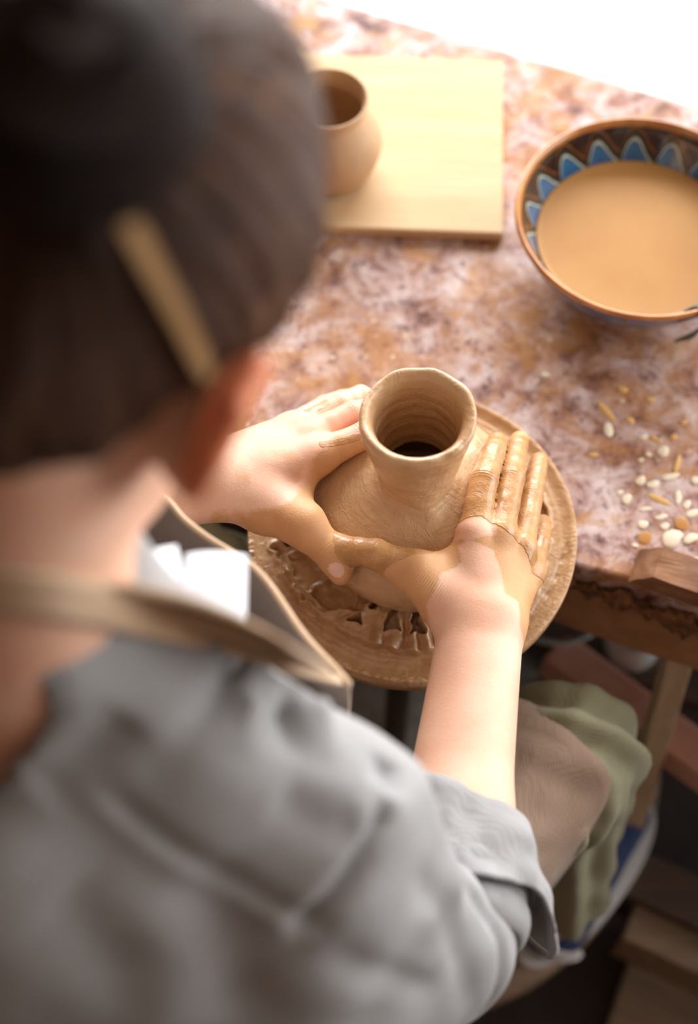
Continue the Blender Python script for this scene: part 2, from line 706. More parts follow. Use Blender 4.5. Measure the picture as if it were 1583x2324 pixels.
M['beam'] = beam_mat()
M['crust'] = simple('dried_clay_crust', srgb(70, 44, 28), srgb(150, 98, 58), 70, .75, .8, 160)
M['board'] = wood('pale_plywood', srgb(208, 170, 124), srgb(226, 196, 154), 3, 0, .6)
M['darkwood'] = wood('dark_old_wood', srgb(60, 44, 36), srgb(96, 72, 56), 5, 0)
M['tanwood'] = wood('dusty_tan_wood', srgb(122, 100, 82), srgb(168, 142, 118), 5, 0)
M['legwood'] = wood('table_leg_wood', srgb(186, 160, 134), srgb(222, 196, 168), 5, 2)
M['redmetal'] = simple('chipped_red_paint', srgb(190, 132, 116), srgb(220, 166, 146), 14, .55, .2)
M['steel'] = simple('dull_dark_steel', srgb(62, 50, 42), srgb(96, 78, 62), 30, .5, .2, metal=.5)
M['galv'] = simple('galvanised_metal', srgb(176, 180, 180), srgb(214, 217, 215), 25, .42, .15, metal=.15)
M['floor'] = simple('dark_earth_floor', srgb(38, 28, 26), srgb(66, 50, 44), 9, .85, .5, 40)
M['white'] = simple('white_paint', srgb(244, 247, 250), srgb(250, 252, 254), 6, .5)
M['plaster'] = simple('white_plaster', srgb(206, 200, 192), srgb(222, 217, 210), 5, .8)
M['brownwall'] = simple('brown_lime_wash', srgb(104, 84, 70), srgb(128, 106, 90), 4, .85)
M['ceil'] = simple('old_beige_ceiling', srgb(142, 130, 118), srgb(160, 148, 136), 4, .85)
M['navy'] = cloth_mat('navy_canvas', srgb(34, 52, 92), srgb(48, 68, 112), 900)
M['flake'] = simple('dry_plaster_flake', srgb(238, 220, 190), srgb(250, 240, 222), 60, .8, .3)
M['flake_y'] = simple('ochre_clay_flake', srgb(214, 160, 84), srgb(236, 194, 124), 60, .7, .3)
M['puddle'] = simple('slip_drop', srgb(176, 122, 58), srgb(196, 142, 76), 40, .3, .1)
M['lump'] = simple('leather_hard_clay', srgb(104, 68, 44), srgb(156, 108, 74), 22, .65, .4, 60)


def dust_mat():
    m = Mat('dusty_flywheel_top')
    m.co = m.coords()
    f = m.noise(13, 6, .7); g = m.noise(40, 4, .7)
    c = m.ramp(f, [(.42, srgb(64, 56, 52)), (.55, srgb(96, 86, 78)), (.68, srgb(190, 182, 172))])
    c = m.mix(m.ramp(g, [(.62, 0.), (.7, .8)]), c, srgb(206, 200, 192))
    ln = m.n('VectorMath', operation='LENGTH')
    m.l(m.co, ln.inputs[0])
    near = m.ramp(m.math('ADD', ln.outputs['Value'], m.math('MULTIPLY', m.math('SUBTRACT', f, .5), .25)), [(.16, 1.), (.27, 0.)])
    c = m.mix(m.math('MULTIPLY', near, .85), c, m.ramp(g, [(.3, srgb(176, 168, 158)), (.7, srgb(228, 224, 218))]))
    m.color(c).rough(.9).bump(g, .4, .003)
    return m.m


M['fly'] = dust_mat()

# ================================================================== setting
bm = box_bm((5.7, 5.5, .1), 0)
floor = tag(bm_obj('floor', bm, M['floor'], loc=(0, .15, -.05)), 'dark earthen workshop floor under the wheel and table', kind='structure')
floor['category'] = 'floor'


def room_wall(name, label, boxes):
    bm = bmesh.new()
    for (x0, x1, y0, y1, z0, z1) in boxes:
        r = bmesh.ops.create_cube(bm, size=1)
        for v in r['verts']:
            v.co = Vector(((x0 + x1) / 2 + v.co.x * (x1 - x0), (y0 + y1) / 2 + v.co.y * (y1 - y0), (z0 + z1) / 2 + v.co.z * (z1 - z0)))
    o = bm_obj(name, bm, M['brownwall'] if name in ('wall_left', 'wall_front') else M['ceil'] if name == 'ceiling' else M['plaster'])
    tag(o, label, kind='structure'); o['category'] = name.split('_')[0]


H = 3.1
# front wall with a wide window, right wall with an unseen opening added for fill light, plain walls on the other sides
room_wall('wall_back', 'white plaster wall with the wide window beyond the tables', [(-2.7, -1.15, 2.7, 2.82, 0, H), (1.95, 2.7, 2.7, 2.82, 0, H), (-1.15, 1.95, 2.7, 2.82, 0, 1.1), (-1.15, 1.95, 2.7, 2.82, 2.9, H)])
room_wall('wall_right', 'white plaster wall at the right with an added window opening', [(2.7, 2.82, -2.4, -.85, 0, H), (2.7, 2.82, 1.85, 2.7, 0, H), (2.7, 2.82, -.85, 1.85, 0, .32), (2.7, 2.82, -.85, 1.85, 2.7, H)])
room_wall('wall_left', 'brown lime-washed wall at the left', [(-2.82, -2.7, -2.4, 2.7, 0, H)])
room_wall('wall_front', 'brown lime-washed wall behind the potter', [(-2.7, 2.7, -2.52, -2.4, 0, H)])
room_wall('ceiling', 'beige ceiling of the workshop', [(-2.82, 2.82, -2.52, 2.82, H, H + .1)])

# ================================================================== work table
TZ = .70
tdir = nrm(V(.92, -.375, 0)); tn = nrm(V(.375, .92, 0))
FE = V(.158, -.014, 0)          # a point on the front edge


def tp(s, t, z):
    """s along the table, t away from the potter"""
    return FE + tdir * s + tn * t + V(0, 0, z)


table = empty('work_table', tuple(tp(0, .33, 0)))
tag(table, 'clay-stained speckled worktable with a thick caked front edge', 'table')


def slab(name, s0, s1, t0, t1, z0, z1, mat, parent, n=60, rag=.0, seed=0, bev=.004):
    """a board with a slightly worn outline"""
    nz = Noise(9, 8, seed)
    def edge(a, b):
        return np.linspace(a, b, n)
    out = [(s, t0) for s in edge(s0, s1)] + [(s1, t) for t in edge(t0, t1)[1:]] + [(s, t1) for s in edge(s1, s0)[1:]] + [(s0, t) for t in edge(t1, t0)[1:-1]]
    out = np.array(out)
    P3 = np.column_stack([out, np.zeros(len(out))])
    out = out + np.column_stack([nz(P3), nz(P3 + 5)]) * rag
    c = out.mean(0)
    rings = [(0, z0), (0, z1 - bev), (bev * .35, z1 - bev * .3), (bev, z1)]
    vs = []
    for ins, z in rings:
        o2 = out + (c - out) / np.linalg.norm(c - out, axis=1)[:, None] * ins
        vs += [tp(s, t, z) for s, t in o2]
    m = len(out); fs = []
    for k in range(len(rings) - 1):
        for i in range(m):
            j = (i + 1) % m
            fs.append((k * m + i, k * m + j, (k + 1) * m + j, (k + 1) * m + i))
    fs.append(tuple(range((len(rings) - 1) * m, len(rings) * m)))
    fs.append(tuple(range(m - 1, -1, -1)))
    return mesh_obj(name, vs, fs, mat, parent, smooth=False)


slab('table_top', -1.1, .9, .006, .607, TZ - .035, TZ, M['tabletop'], table, 90, .0022, 3)
slab('edge_beam', -1.1, .9, -.004, .05, TZ - .118, TZ - .036, M['beam'], table, 90, .0022, 5)
for s in (-1.03, .84):
    beam('leg', tp(s, .09, TZ - .035), tp(s, .09, 0), .055, .055, M['legwood'], table)
for s in (-1.03, .84):
    beam('leg', tp(s, .55, TZ - .035), tp(s, .55, 0), .055, .055, M['legwood'], table)


slab('lower_shelf', -1.05, .86, .076, .55, .30, .322, M['darkwood'], table, 12, 0, 6)


def crust():
    # lumpy bead of dried clay squeezed along the joint under the table top
    n, k = 420, 14
    s = np.linspace(-.2, .62, n)
    nz = Noise(24, 12, 9); nz2 = Noise(90, 12, 4)
    vs = []
    for i in range(n):
        p = V(s[i], 0, 0)
        h = .010 + .006 * nz(p) + .004 * nz2(p)
        h = max(h, .003)
        for j in range(k):
            a = 2 * PI * j / k
            q = V(s[i], math.cos(a) * .05, math.sin(a) * .05)
            rr = h * (1 + .35 * nz2(q + 3))
            vs.append(tp(s[i], -.001 + rr * .55 * math.cos(a), TZ - .033 + .003 * nz(p + 7) + rr * math.sin(a)))
    fs = []
    for i in range(n - 1):
        for j in range(k):
            fs.append((i * k + j, i * k + (j + 1) % k, (i + 1) * k + (j + 1) % k, (i + 1) * k + j))
    mesh_obj('clay_crust', vs, fs, M['crust'], table)


crust()

# ---- the white table behind
wt = empty('white_table', tuple(tp(0, 1.1, 0)))
tag(wt, 'bright white table standing behind the stained worktable', 'table')
slab('table_top', -1.3, 1.3, .613, 1.75, TZ - .05, TZ - .008, M['white'], wt, 20, 0, 1)
for s in (-1.2, 1.2):
    for t in (.75, 1.68):
        beam('leg', tp(s, t, TZ - .05), tp(s, t, 0), .05, .05, M['white'], wt)

# ================================================================== wheel
WZ = .75
wheel = empty('potters_wheel', (0, 0, 0))
tag(wheel, 'clay-covered kick wheel with round head, steel shaft and large flywheel', 'potter wheel')


def in_poly(P, poly):
    """signed distance (+inside) of 2-D points to polygon"""
    poly = np.array(poly, float)
    x, y = P[..., 0], P[..., 1]
    ins = np.zeros(x.shape, bool); d = np.full(x.shape, 1e9)
    for (x1, y1), (x2, y2) in zip(poly, np.roll(poly, -1, 0)):
        c = ((y1 > y) != (y2 > y)) & (x < (x2 - x1) * (y - y1) / (y2 - y1 + 1e-15) + x1)
        ins ^= c
        ex, ey = x2 - x1, y2 - y1
        t = np.clip(((x - x1) * ex + (y - y1) * ey) / (ex * ex + ey * ey + 1e-15), 0, 1)
        d = np.minimum(d, np.hypot(x - x1 - t * ex, y - y1 - t * ey))
    return np.where(ins, d, -d)


def px_poly(pts, z):
    return np.array([atz(x, y, z)[:2] for x, y in pts])


def sst(x, a, b):
    t = np.clip((x - a) / (b - a), 0, 1)
    return t * t * (3 - 2 * t)


def clay_bed():
    nth, nr = 900, 110
    th = np.linspace(0, 2 * PI, nth, endpoint=False)
    rr = np.concatenate([np.linspace(.03, .07, 8, endpoint=False), np.linspace(.07, .1505, nr)])
    T, Rr = np.meshgrid(th, rr, indexing='ij')
    P = np.stack([Rr * np.cos(T), Rr * np.sin(T), 0 * T], -1)
    nz = Noise(28, 12, 1); nz2 = Noise(85, 12, 2); nz3 = Noise(230, 12, 6)
    edge = .1235 + .0022 * nz(P * 1.2) + .0012 * nz2(P)
    z = np.full(T.shape, WZ + .001)
    # turned grooves on the bare annulus
    z += .00012 * np.sin(Rr * 2 * PI / .0058 + .9 * nz(P)) * sst(Rr, .122, .128)
    z += .0045 * sst(Rr, .1385, .149)                         # raised outer rim
    z += (.0007 * np.abs(nz2(P * 1.3)) + .0001 * nz3(P)) * sst(Rr, .141, .147) * sst(-np.sin(T + .5), .2, .8)
    # sheet of clay round the pot
    rise = 1 - sst(Rr - edge, -.0035, .0015)
    z += rise * (.0085 + .0012 * nz(P * .7))
    z -= .003 * sst(Rr, .095, .08) * 0
    P2 = P[..., :2]
    def dig(poly, depth, wall=.0025, rough=.0012, lip=.002):
        sd = in_poly(P2 + np.stack([nz2(P), nz2(P + 3)], -1) * rough, px_poly(poly, .757))
        nonlocal z
        z -= depth * sst(sd, -wall, wall)
        z += lip * np.exp(-((sd + wall * 1.2) / .0025) ** 2)
    # wide torn hollow at the left front, in two steps
    dig([(622, 1232), (668, 1215), (745, 1280), (800, 1340), (845, 1352), (815, 1388), (770, 1378), (745, 1392), (695, 1362), (660, 1318), (640, 1270)], .0055, .003)
    dig([(705, 1345), (752, 1312), (805, 1345), (800, 1372), (752, 1388)], .003, .002)
    dig([(662, 1262), (695, 1250), (738, 1312), (700, 1338), (672, 1300)], .002, .003)
    # deep holes
    for poly in ([(643, 1218), (662, 1216), (668, 1232), (650, 1238)],
                 [(788, 1410), (815, 1396), (820, 1420), (808, 1417)],
                 [(868, 1432), (884, 1390), (905, 1370), (898, 1400), (905, 1435), (885, 1428)],
                 [(935, 1440), (935, 1395), (950, 1372), (962, 1385), (945, 1405), (965, 1430), (962, 1442), (948, 1434)],
                 [(838, 1385), (852, 1350), (858, 1362), (850, 1385)],
                 [(1226, 1120), (1240, 1150), (1244, 1190), (1230, 1190), (1222, 1150)],
                 [(1232, 1210), (1246, 1225), (1240, 1245), (1228, 1235)],
                 [(1222, 1265), (1234, 1275), (1222, 1300), (1212, 1340), (1203, 1350), (1208, 1310)]):
        dig(poly, .017, .0012, .0007, .0022)
    # ridged strip of clay just above the holes at the front
    z += .0022 * np.sin(T * 46 + nz(P)) * rise * sst(Rr, .085, .1) * sst(-np.sin(T), .3, .8) * sst(np.cos(T), -.5, -.1)
    # brown streaky gap near the rim at the right
    sd = in_poly(P2, px_poly([(1288, 1225), (1296, 1260), (1252, 1350), (1200, 1420), (1190, 1408), (1240, 1330), (1270, 1260)], .752))
    z -= .0016 * sst(sd, -.001, .003) * (1 + .25 * nz2(P))
    z += .00005 * nz3(P)
    vs = np.stack([P[..., 0], P[..., 1], z], -1).reshape(-1, 3)
    m = len(rr)
    i, j = np.meshgrid(np.arange(nth), np.arange(m - 1), indexing='ij')
    i2 = (i + 1) % nth
    f = np.stack([i * m + j, i * m + j + 1, i2 * m + j + 1, i2 * m + j], -1).reshape(-1, 4)
    # outer skirt down to the plate
    base = len(vs)
    sk = np.stack([.1512 * np.cos(th), .1512 * np.sin(th), np.full(nth, WZ - .004)], -1)
    vs = np.vstack([vs, sk])
    ii = np.arange(nth); i2 = (ii + 1) % nth
    f = np.vstack([f, np.stack([ii * m + m - 1, base + ii, base + i2, i2 * m + m - 1], -1)])
    return mesh_obj('clay_bed', vs, f.astype(np.int32), M['bed_clay'], wheel)


clay_bed()
v, f = lathe([(0.0, WZ - .026), (.12, WZ - .026), (.146, WZ - .022), (.150, WZ - .016), (.1508, WZ - .006), (.1505, WZ - .003), (.03, WZ - .003), (0.0, WZ - .003)], 160)
mesh_obj('wheel_head', v, f, M['bed_clay'], wheel)
v, f = lathe([(0, WZ - .06), (.034, WZ - .06), (.04, WZ - .027), (0, WZ - .025)], 40)
mesh_obj('hub', v, f, M['steel'], wheel)
v, f = tube([(0, 0, WZ - .03), (0, 0, .4), (0, 0, .03)], .0145, 24)
mesh_obj('shaft', v, f, M['steel'], wheel)
v, f = lathe([(.0145, .105), (.285, .105), (.289, .11), (.289, .15), (.285, .154), (.05, .158), (.0145, .17)], 96)
mesh_obj('flywheel', v, f, M['fly'], wheel)
v, f = lathe([(.289, .09), (.332, .09), (.34, .097), (.34, .158), (.334, .167), (.297, .169), (.2895, .162), (.289, .09)], 120)
mesh_obj('flywheel_rim', v, f, M['tanwood'], wheel)
# frame: red rail across, base beams on the floor
a, b = atz(1283, 1505, .36), atz(1600, 1738, .36)
ext = nrm(b - a)
beam('frame_rail', a - ext * .02, b + ext * .7, .046, .05, M['redmetal'], wheel)
a, b = atz(1385, 1985, .12), atz(1640, 2105, .12)
ext = nrm(b - a)
beam('base_beam', a - ext * .0, b + ext * .6, .06, .1, M['darkwood'], wheel)
a, b = atz(1370, 2085, .1), atz(1640, 2215, .1)
ext = nrm(b - a)
beam('base_beam', a + ext * .025, b + ext * .6, .05, .1, M['tanwood'], wheel)
beam('frame_post', (.277, -.046, .580), (.285, -.122, .19), .028, .024, M['legwood'], wheel)
v, f = lathe([(0, 0), (.05, 0), (.05, .02), (.02, .03), (0, .03)], 32)
mesh_obj('pivot_foot', v, f, M['steel'], wheel)

# loose board lying on the floor, bottom right
c = atz(1520, 2330, .02)
bo = bm_obj('floor_board', box_bm((.34, .16, .022), .003), M['tanwood'], loc=(c[0] + .1, c[1] - .012, .011))
bo.rotation_euler.z = math.radians(-24)
tag(bo, 'dusty tan board lying on the floor beyond the flywheel', 'board')

# ================================================================== vase
VP = np.array([(.001, .078), (.012, .086), (.03, .094), (.05, .097), (.063, .0930), (.077, .0805), (.0885, .0625), (.0965, .0470), (.1015, .0375), (.1065, .0328), (.114, .0322), (.130, .0348), (.15, .0385), (.172, .0424), (.186, .0450)])


def vase():
    outer = smooth_path(VP[:, ::-1], 74)
    outer[:, 0] += .00035 * np.sin(outer[:, 1] * 2 * PI / .006) * (outer[:, 1] > .1)
    lip = [(.0464, .1935), (.0468, .1975), (.0464, .2010), (.0452, .2030), (.0435, .2036), (.0412, .2030), (.0388, .2008), (.0364, .1965), (.0348, .190), (.0340, .182)]
    inner = smooth_path([(.0338, .177), (.0330, .165), (.0318, .15), (.0290, .13), (.0275, .112), (.040, .098), (.068, .084), (.08, .07), (.086, .05), (.08, .025), (.066, .014), (.03, .0115), (.0, .011)], 70)
    inner[:, 0] += .0005 * np.sin(inner[:, 1] * 2 * PI / .013) * (inner[:, 1] > .03)
    inner[-1, 0] = .0005
    prof = np.vstack([outer, lip, inner])
    nz = Noise(14, 10, 21); nz2 = Noise(50, 10, 22); nz3 = Noise(150, 10, 25)
    zz = prof[:, 1]
    def wob(T, r, z, I):
        P = np.stack([r * np.cos(T), r * np.sin(T), z], -1)
        nk = sst(z, .09, .2)
        # a softly three-cornered mouth and a wavy lip
        r = r * (1 + nk * (.020 * np.cos(2 * T - 1.0) + .010 * np.cos(3 * T + .5)))
        z = z + sst(z, .17, .2) * (.0018 * np.sin(T + 1.2) + .0012 * np.sin(2 * T) + .0005 * nz2(P))
        r = r + .0007 * nz(P) + .0003 * nz2(P) + .00012 * nz3(P)
        # pinched ridge where neck and shoulder meet at the front
        a = np.arctan2(np.sin(T + 1.35), np.cos(T + 1.35))
        r = r + .0055 * np.exp(-(a / .3) ** 2) * np.exp(-((z - .104) / .010) ** 2) * (I < 74)
        a2 = np.arctan2(np.sin(T + 2.2), np.cos(T + 2.2))
        r = r - .0018 * np.exp(-(a2 / .25) ** 2) * np.exp(-((z - .1) / .014) ** 2) * (I < 74)
        return r, z
    v, f = lathe(prof, 260, (0, 0, WZ + .0015), wob=wob)
    v[:, :2] += V(-.0035, -.001) * sst(v[:, 2:3], WZ + .1, WZ + .2)
    o = mesh_obj('clay_vase', v, f.astype(np.int32), M['vase_clay'])
    tag(o, 'freshly thrown wet clay vase with narrow neck between two hands', 'vase')
    return v, f


vase()

# ================================================================== the potter
person = empty('person', (-.26, -.46, 0))
tag(person, 'person with dark hair in a bun, grey shirt and brown apron shaping the vase', 'person')

HC = V(-.169, -.177, 1.391)                  # middle of the skull
hf = nrm(V(.35, .6, -.72))
hu = nrm(V(0, 0, 1) - hf * hf[2])
hr = np.cross(hf, hu)
HROT = np.array([hr, hf, hu])


def hp(x, y, z):
    """head frame: x right, y towards the face, z crown"""
    return HC + hr * x + hf * y + hu * z


NECK = V(-.238, -.292, 1.205)
SH_R = V(-.076, -.365, 1.08); SH_L = V(-.415, -.305, 1.085)
EL_R = at(1000, 2130, 1.05); EL_L = V(-.50, -.12, .84)
WR_R = atz(1092, 1415, .826); WR_L = atz(488, 1088, .852)
HIP_R = V(-.17, -.47, .58); HIP_L = V(-.36, -.46, .58)
KN_R = V(.158, -.148, .555); KN_L = V(-.215, .035, .555)
AN_R = V(.182, -.222, .25); AN_L = V(-.24, .0, .25)

FINE = ((-.225, .145), (-.15, .11), (.76, .9))
body = Field(axis_grid(-.62, .34, FINE[0], .006, .00155), axis_grid(-.66, .17, FINE[1], .006, .00155), axis_grid(.15, 1.56, FINE[2], .006, .00155))
B = body
# torso
B.ell((-.262, -.455, .60), (.155, .12, .12), .03)
B.ell((-.258, -.43, .78), (.125, .095, .19), .05)
B.ell((-.246, -.382, .97), (.138, .095, .17), .05)
B.cone(SH_R + V(-.01, -.005, -.02), NECK + V(.01, 0, -.055), .030, .036, .03)
B.cone(SH_L + V(.01, -.005, -.02), NECK + V(-.01, 0, -.055), .030, .036, .03)
B.cone(NECK + V(0, 0, -.06), NECK + V(.0, .02, .02), .068, .057, .035)
B.cone(NECK, hp(0, -.035, -.08), .058, .054, .03)
# head
B.ell(HC, (.073, .09, .092), .02, HROT)
B.ell(hp(0, .03, -.07), (.06, .062, .075), .03, HROT)
B.cone(hp(-.018, .075, -.132), hp(.018, .075, -.132), .02, .02, .03)
B.cone(hp(0, .093, -.025), hp(0, .112, -.066), .008, .012, .012)
for sx in (-1, 1):
    B.cone(hp(.011 * sx, .1, -.068), hp(.012 * sx, .1, -.07), .008, .008, .008)
    B.ell(hp(.032 * sx, .09, -.026), (.018, .012, .012), .01, HROT, sub=True)
    B.ell(hp(.032 * sx, .077, -.027), (.013, .013, .013), .003, HROT)
    B.cone(hp(.012 * sx, .094, -.008), hp(.05 * sx, .08, -.01), .007, .006, .012)
    # ear: rim, lobe and the thin shell between
    arc = [hp((.073 + .019 * o) * sx, y, z) for o, y, z in ((.1, .014, -.058), (.8, .006, -.026), (1.25, -.014, -.020), (1.5, -.034, -.036), (1.35, -.034, -.062), (1.0, -.022, -.080), (.3, -.004, -.090))]
    for p, q in zip(arc, arc[1:]):
        B.cone(p, q, .0055, .0055, .004)
    B.ell(hp(.087 * sx, -.012, -.054), (.0065, .026, .036), .008, HROT)
    B.cone(hp(.07 * sx, .0, -.036), hp(.07 * sx, -.002, -.082), .008, .009, .01)
B.cone(hp(-.018, .094, -.1), hp(.018, .094, -.1), .006, .006, .008)
B.cone(hp(-.014, .094, -.111), hp(.014, .094, -.111), .007, .007, .006)
# arms
fR = nrm(WR_R - EL_R); sR = nrm(np.cross(fR, V(0, 0, 1)))
B.cone(SH_R + V(-.01, -.005, -.02), EL_R, .036, .035, .03)
mR = EL_R + (WR_R - EL_R) * .33
B.cone(EL_R, mR, .036, .0395, .02)
B.cone(mR - sR * .004, WR_R - sR * .0115, .037, .0235, .02)
B.cone(mR + sR * .004, WR_R + sR * .0115, .037, .0235, .02)
fL = nrm(WR_L - EL_L); sL = nrm(np.cross(fL, V(0, 0, 1)))
B.cone(SH_L, EL_L, .042, .037, .03)
mL = EL_L + (WR_L - EL_L) * .33
B.cone(EL_L, mL, .04, .042, .02)
B.cone(mL - sL * .004, WR_L - sL * .010, .037, .0225, .02)
B.cone(mL + sL * .004, WR_L + sL * .010, .037, .0225, .02)
# legs and feet
for hip, kn, an, toe in ((HIP_R, KN_R, AN_R, V(.1, .115, 0)), (HIP_L, KN_L, AN_L, V(-.03, .17, 0))):
    B.cone(hip, kn, .082, .056, .03)
    B.cone(kn, an, .052, .036, .03)
    B.cone(an + V(0, -.02, -.05), an + toe + V(0, 0, -.055), .03, .02, .03)
    B.cone(an, an + V(0, 0, -.04), .036, .032, .02)


def hand(field, lo, hi, palm, fingers, thumb, kp=.016, kf=.011):
    sl = field.win(lo, hi); g = field.grid(sl)
    P = np.full(field.d[sl].shape, .2, np.float32)
    for a, b, ra, rb in palm:
        P = smin(P, cone_d(g, np.asarray(a, float), np.asarray(b, float), ra, rb), kp)
    def digit(js, rs):
        D = np.full(P.shape, .2, np.float32)
        for i in range(len(js) - 1):
            a, b = np.asarray(js[i], float), np.asarray(js[i + 1], float)
            mid = (a + b) / 2
            rm = (rs[i] + rs[i + 1]) / 2 * .975          # slight waist between the joints
            D = smin(D, cone_d(g, a, mid, rs[i], rm), .002)
            D = smin(D, cone_d(g, mid, b, rm, rs[i + 1]), .002)
        return D
    Hh = P
    T = digit(*thumb)
    Hh = smin(Hh, T, .016)
    for js, rs, in fingers:
        Hh = np.minimum(Hh, smin(digit(js, rs), P, kf))
    # the fingers just touch one another without melting together
    field.d[sl] = smin(field.d[sl], Hh, .014)


RI = [V(.047, -.052, .850), V(.0575, -.004, .854), V(.067, .027, .843), V(.073, .047, .830)]
RM = [V(.069, -.050, .845), atz(1160, 1085, .838), atz(1170, 1030, .822), atz(1178, 1000, .812)]
RR_ = [V(.0885, -.056, .829), atz(1206, 1125, .815), atz(1216, 1078, .806), atz(1222, 1047, .799)]
RP = [atz(1203, 1300, .81), atz(1222, 1235, .797), atz(1229, 1205, .787), atz(1231, 1187, .781)]
RT = [atz(1012, 1365, .828), atz(945, 1302, .845), atz(852, 1258, .848), atz(777, 1243, .838)]
cw = WR_R + fR * .006
hand(B, (-.12, -.2, .74), (.15, .1, .9),
     [(cw - sR * .013, RI[0] - fR * .004, .021, .0105), (cw - sR * .004, RM[0] - fR * .004, .022, .0112), (cw + sR * .006, RR_[0] - fR * .004, .022, .0112), (cw + sR * .014, RP[0], .020, .0112),
      (cw - sR * .016, RT[0], .02, .02), (RT[0], RT[1], .021, .0155), (RT[1] + V(.008, .004, -.004), RI[0] + V(-.008, -.016, -.008), .0105, .009)],
     [(RI, (.0136, .0122, .0107, .0094)), (RM, (.0134, .0115, .0100, .0088)), (RR_, (.0122, .0102, .0092, .0083)), (RP, (.0118, .0095, .0086, .0078))],
     (RT[1:], (.0152, .0132, .0106)))

LI = [atz(722, 1035, .848), atz(822, 990, .853), V(-.026, .062, .848), V(-.006, .075, .842)]
LM = [atz(698, 992, .842), atz(800, 938, .840), V(-.036, .083, .829), V(-.014, .093, .823)]
LR = [atz(678, 975, .828), atz(772, 918, .824), atz(818, 896, .815), V(-.026, .101, .806)]
LP = [atz(655, 972, .812), atz(735, 920, .803), atz(775, 905, .796), atz(800, 900, .789)]
LT = [atz(602, 1150, .842), atz(690, 1192, .846), atz(736, 1247, .838), atz(773, 1300, .824)]
cl = WR_L + fL * .004
hand(B, (-.24, -.12, .74), (.04, .13, .9),
     [(cl + sL * .012, LI[0], .021, .0150), (cl + sL * .004, LM[0], .022, .0142), (cl - sL * .005, LR[0], .021, .0138), (cl - sL * .012, LP[0], .02, .0125),
      (cl + sL * .013, LT[0], .02, .021), (LT[0], LT[1], .021, .0160), (LT[1] + V(-.006, .006, -.004), LI[0] + V(-.012, -.008, -.01), .0105, .01)],
     [(LI, (.0145, .0122, .0105, .009)), (LM, (.0135, .0112, .0098, .0085)), (LR, (.0125, .0105, .0092, .008)), (LP, (.0115, .0092, .0082, .0075))],
     (LT[1:], (.0158, .0130, .0107)))

bv, bf = B.mesh()
print('body', len(bv), len(bf))


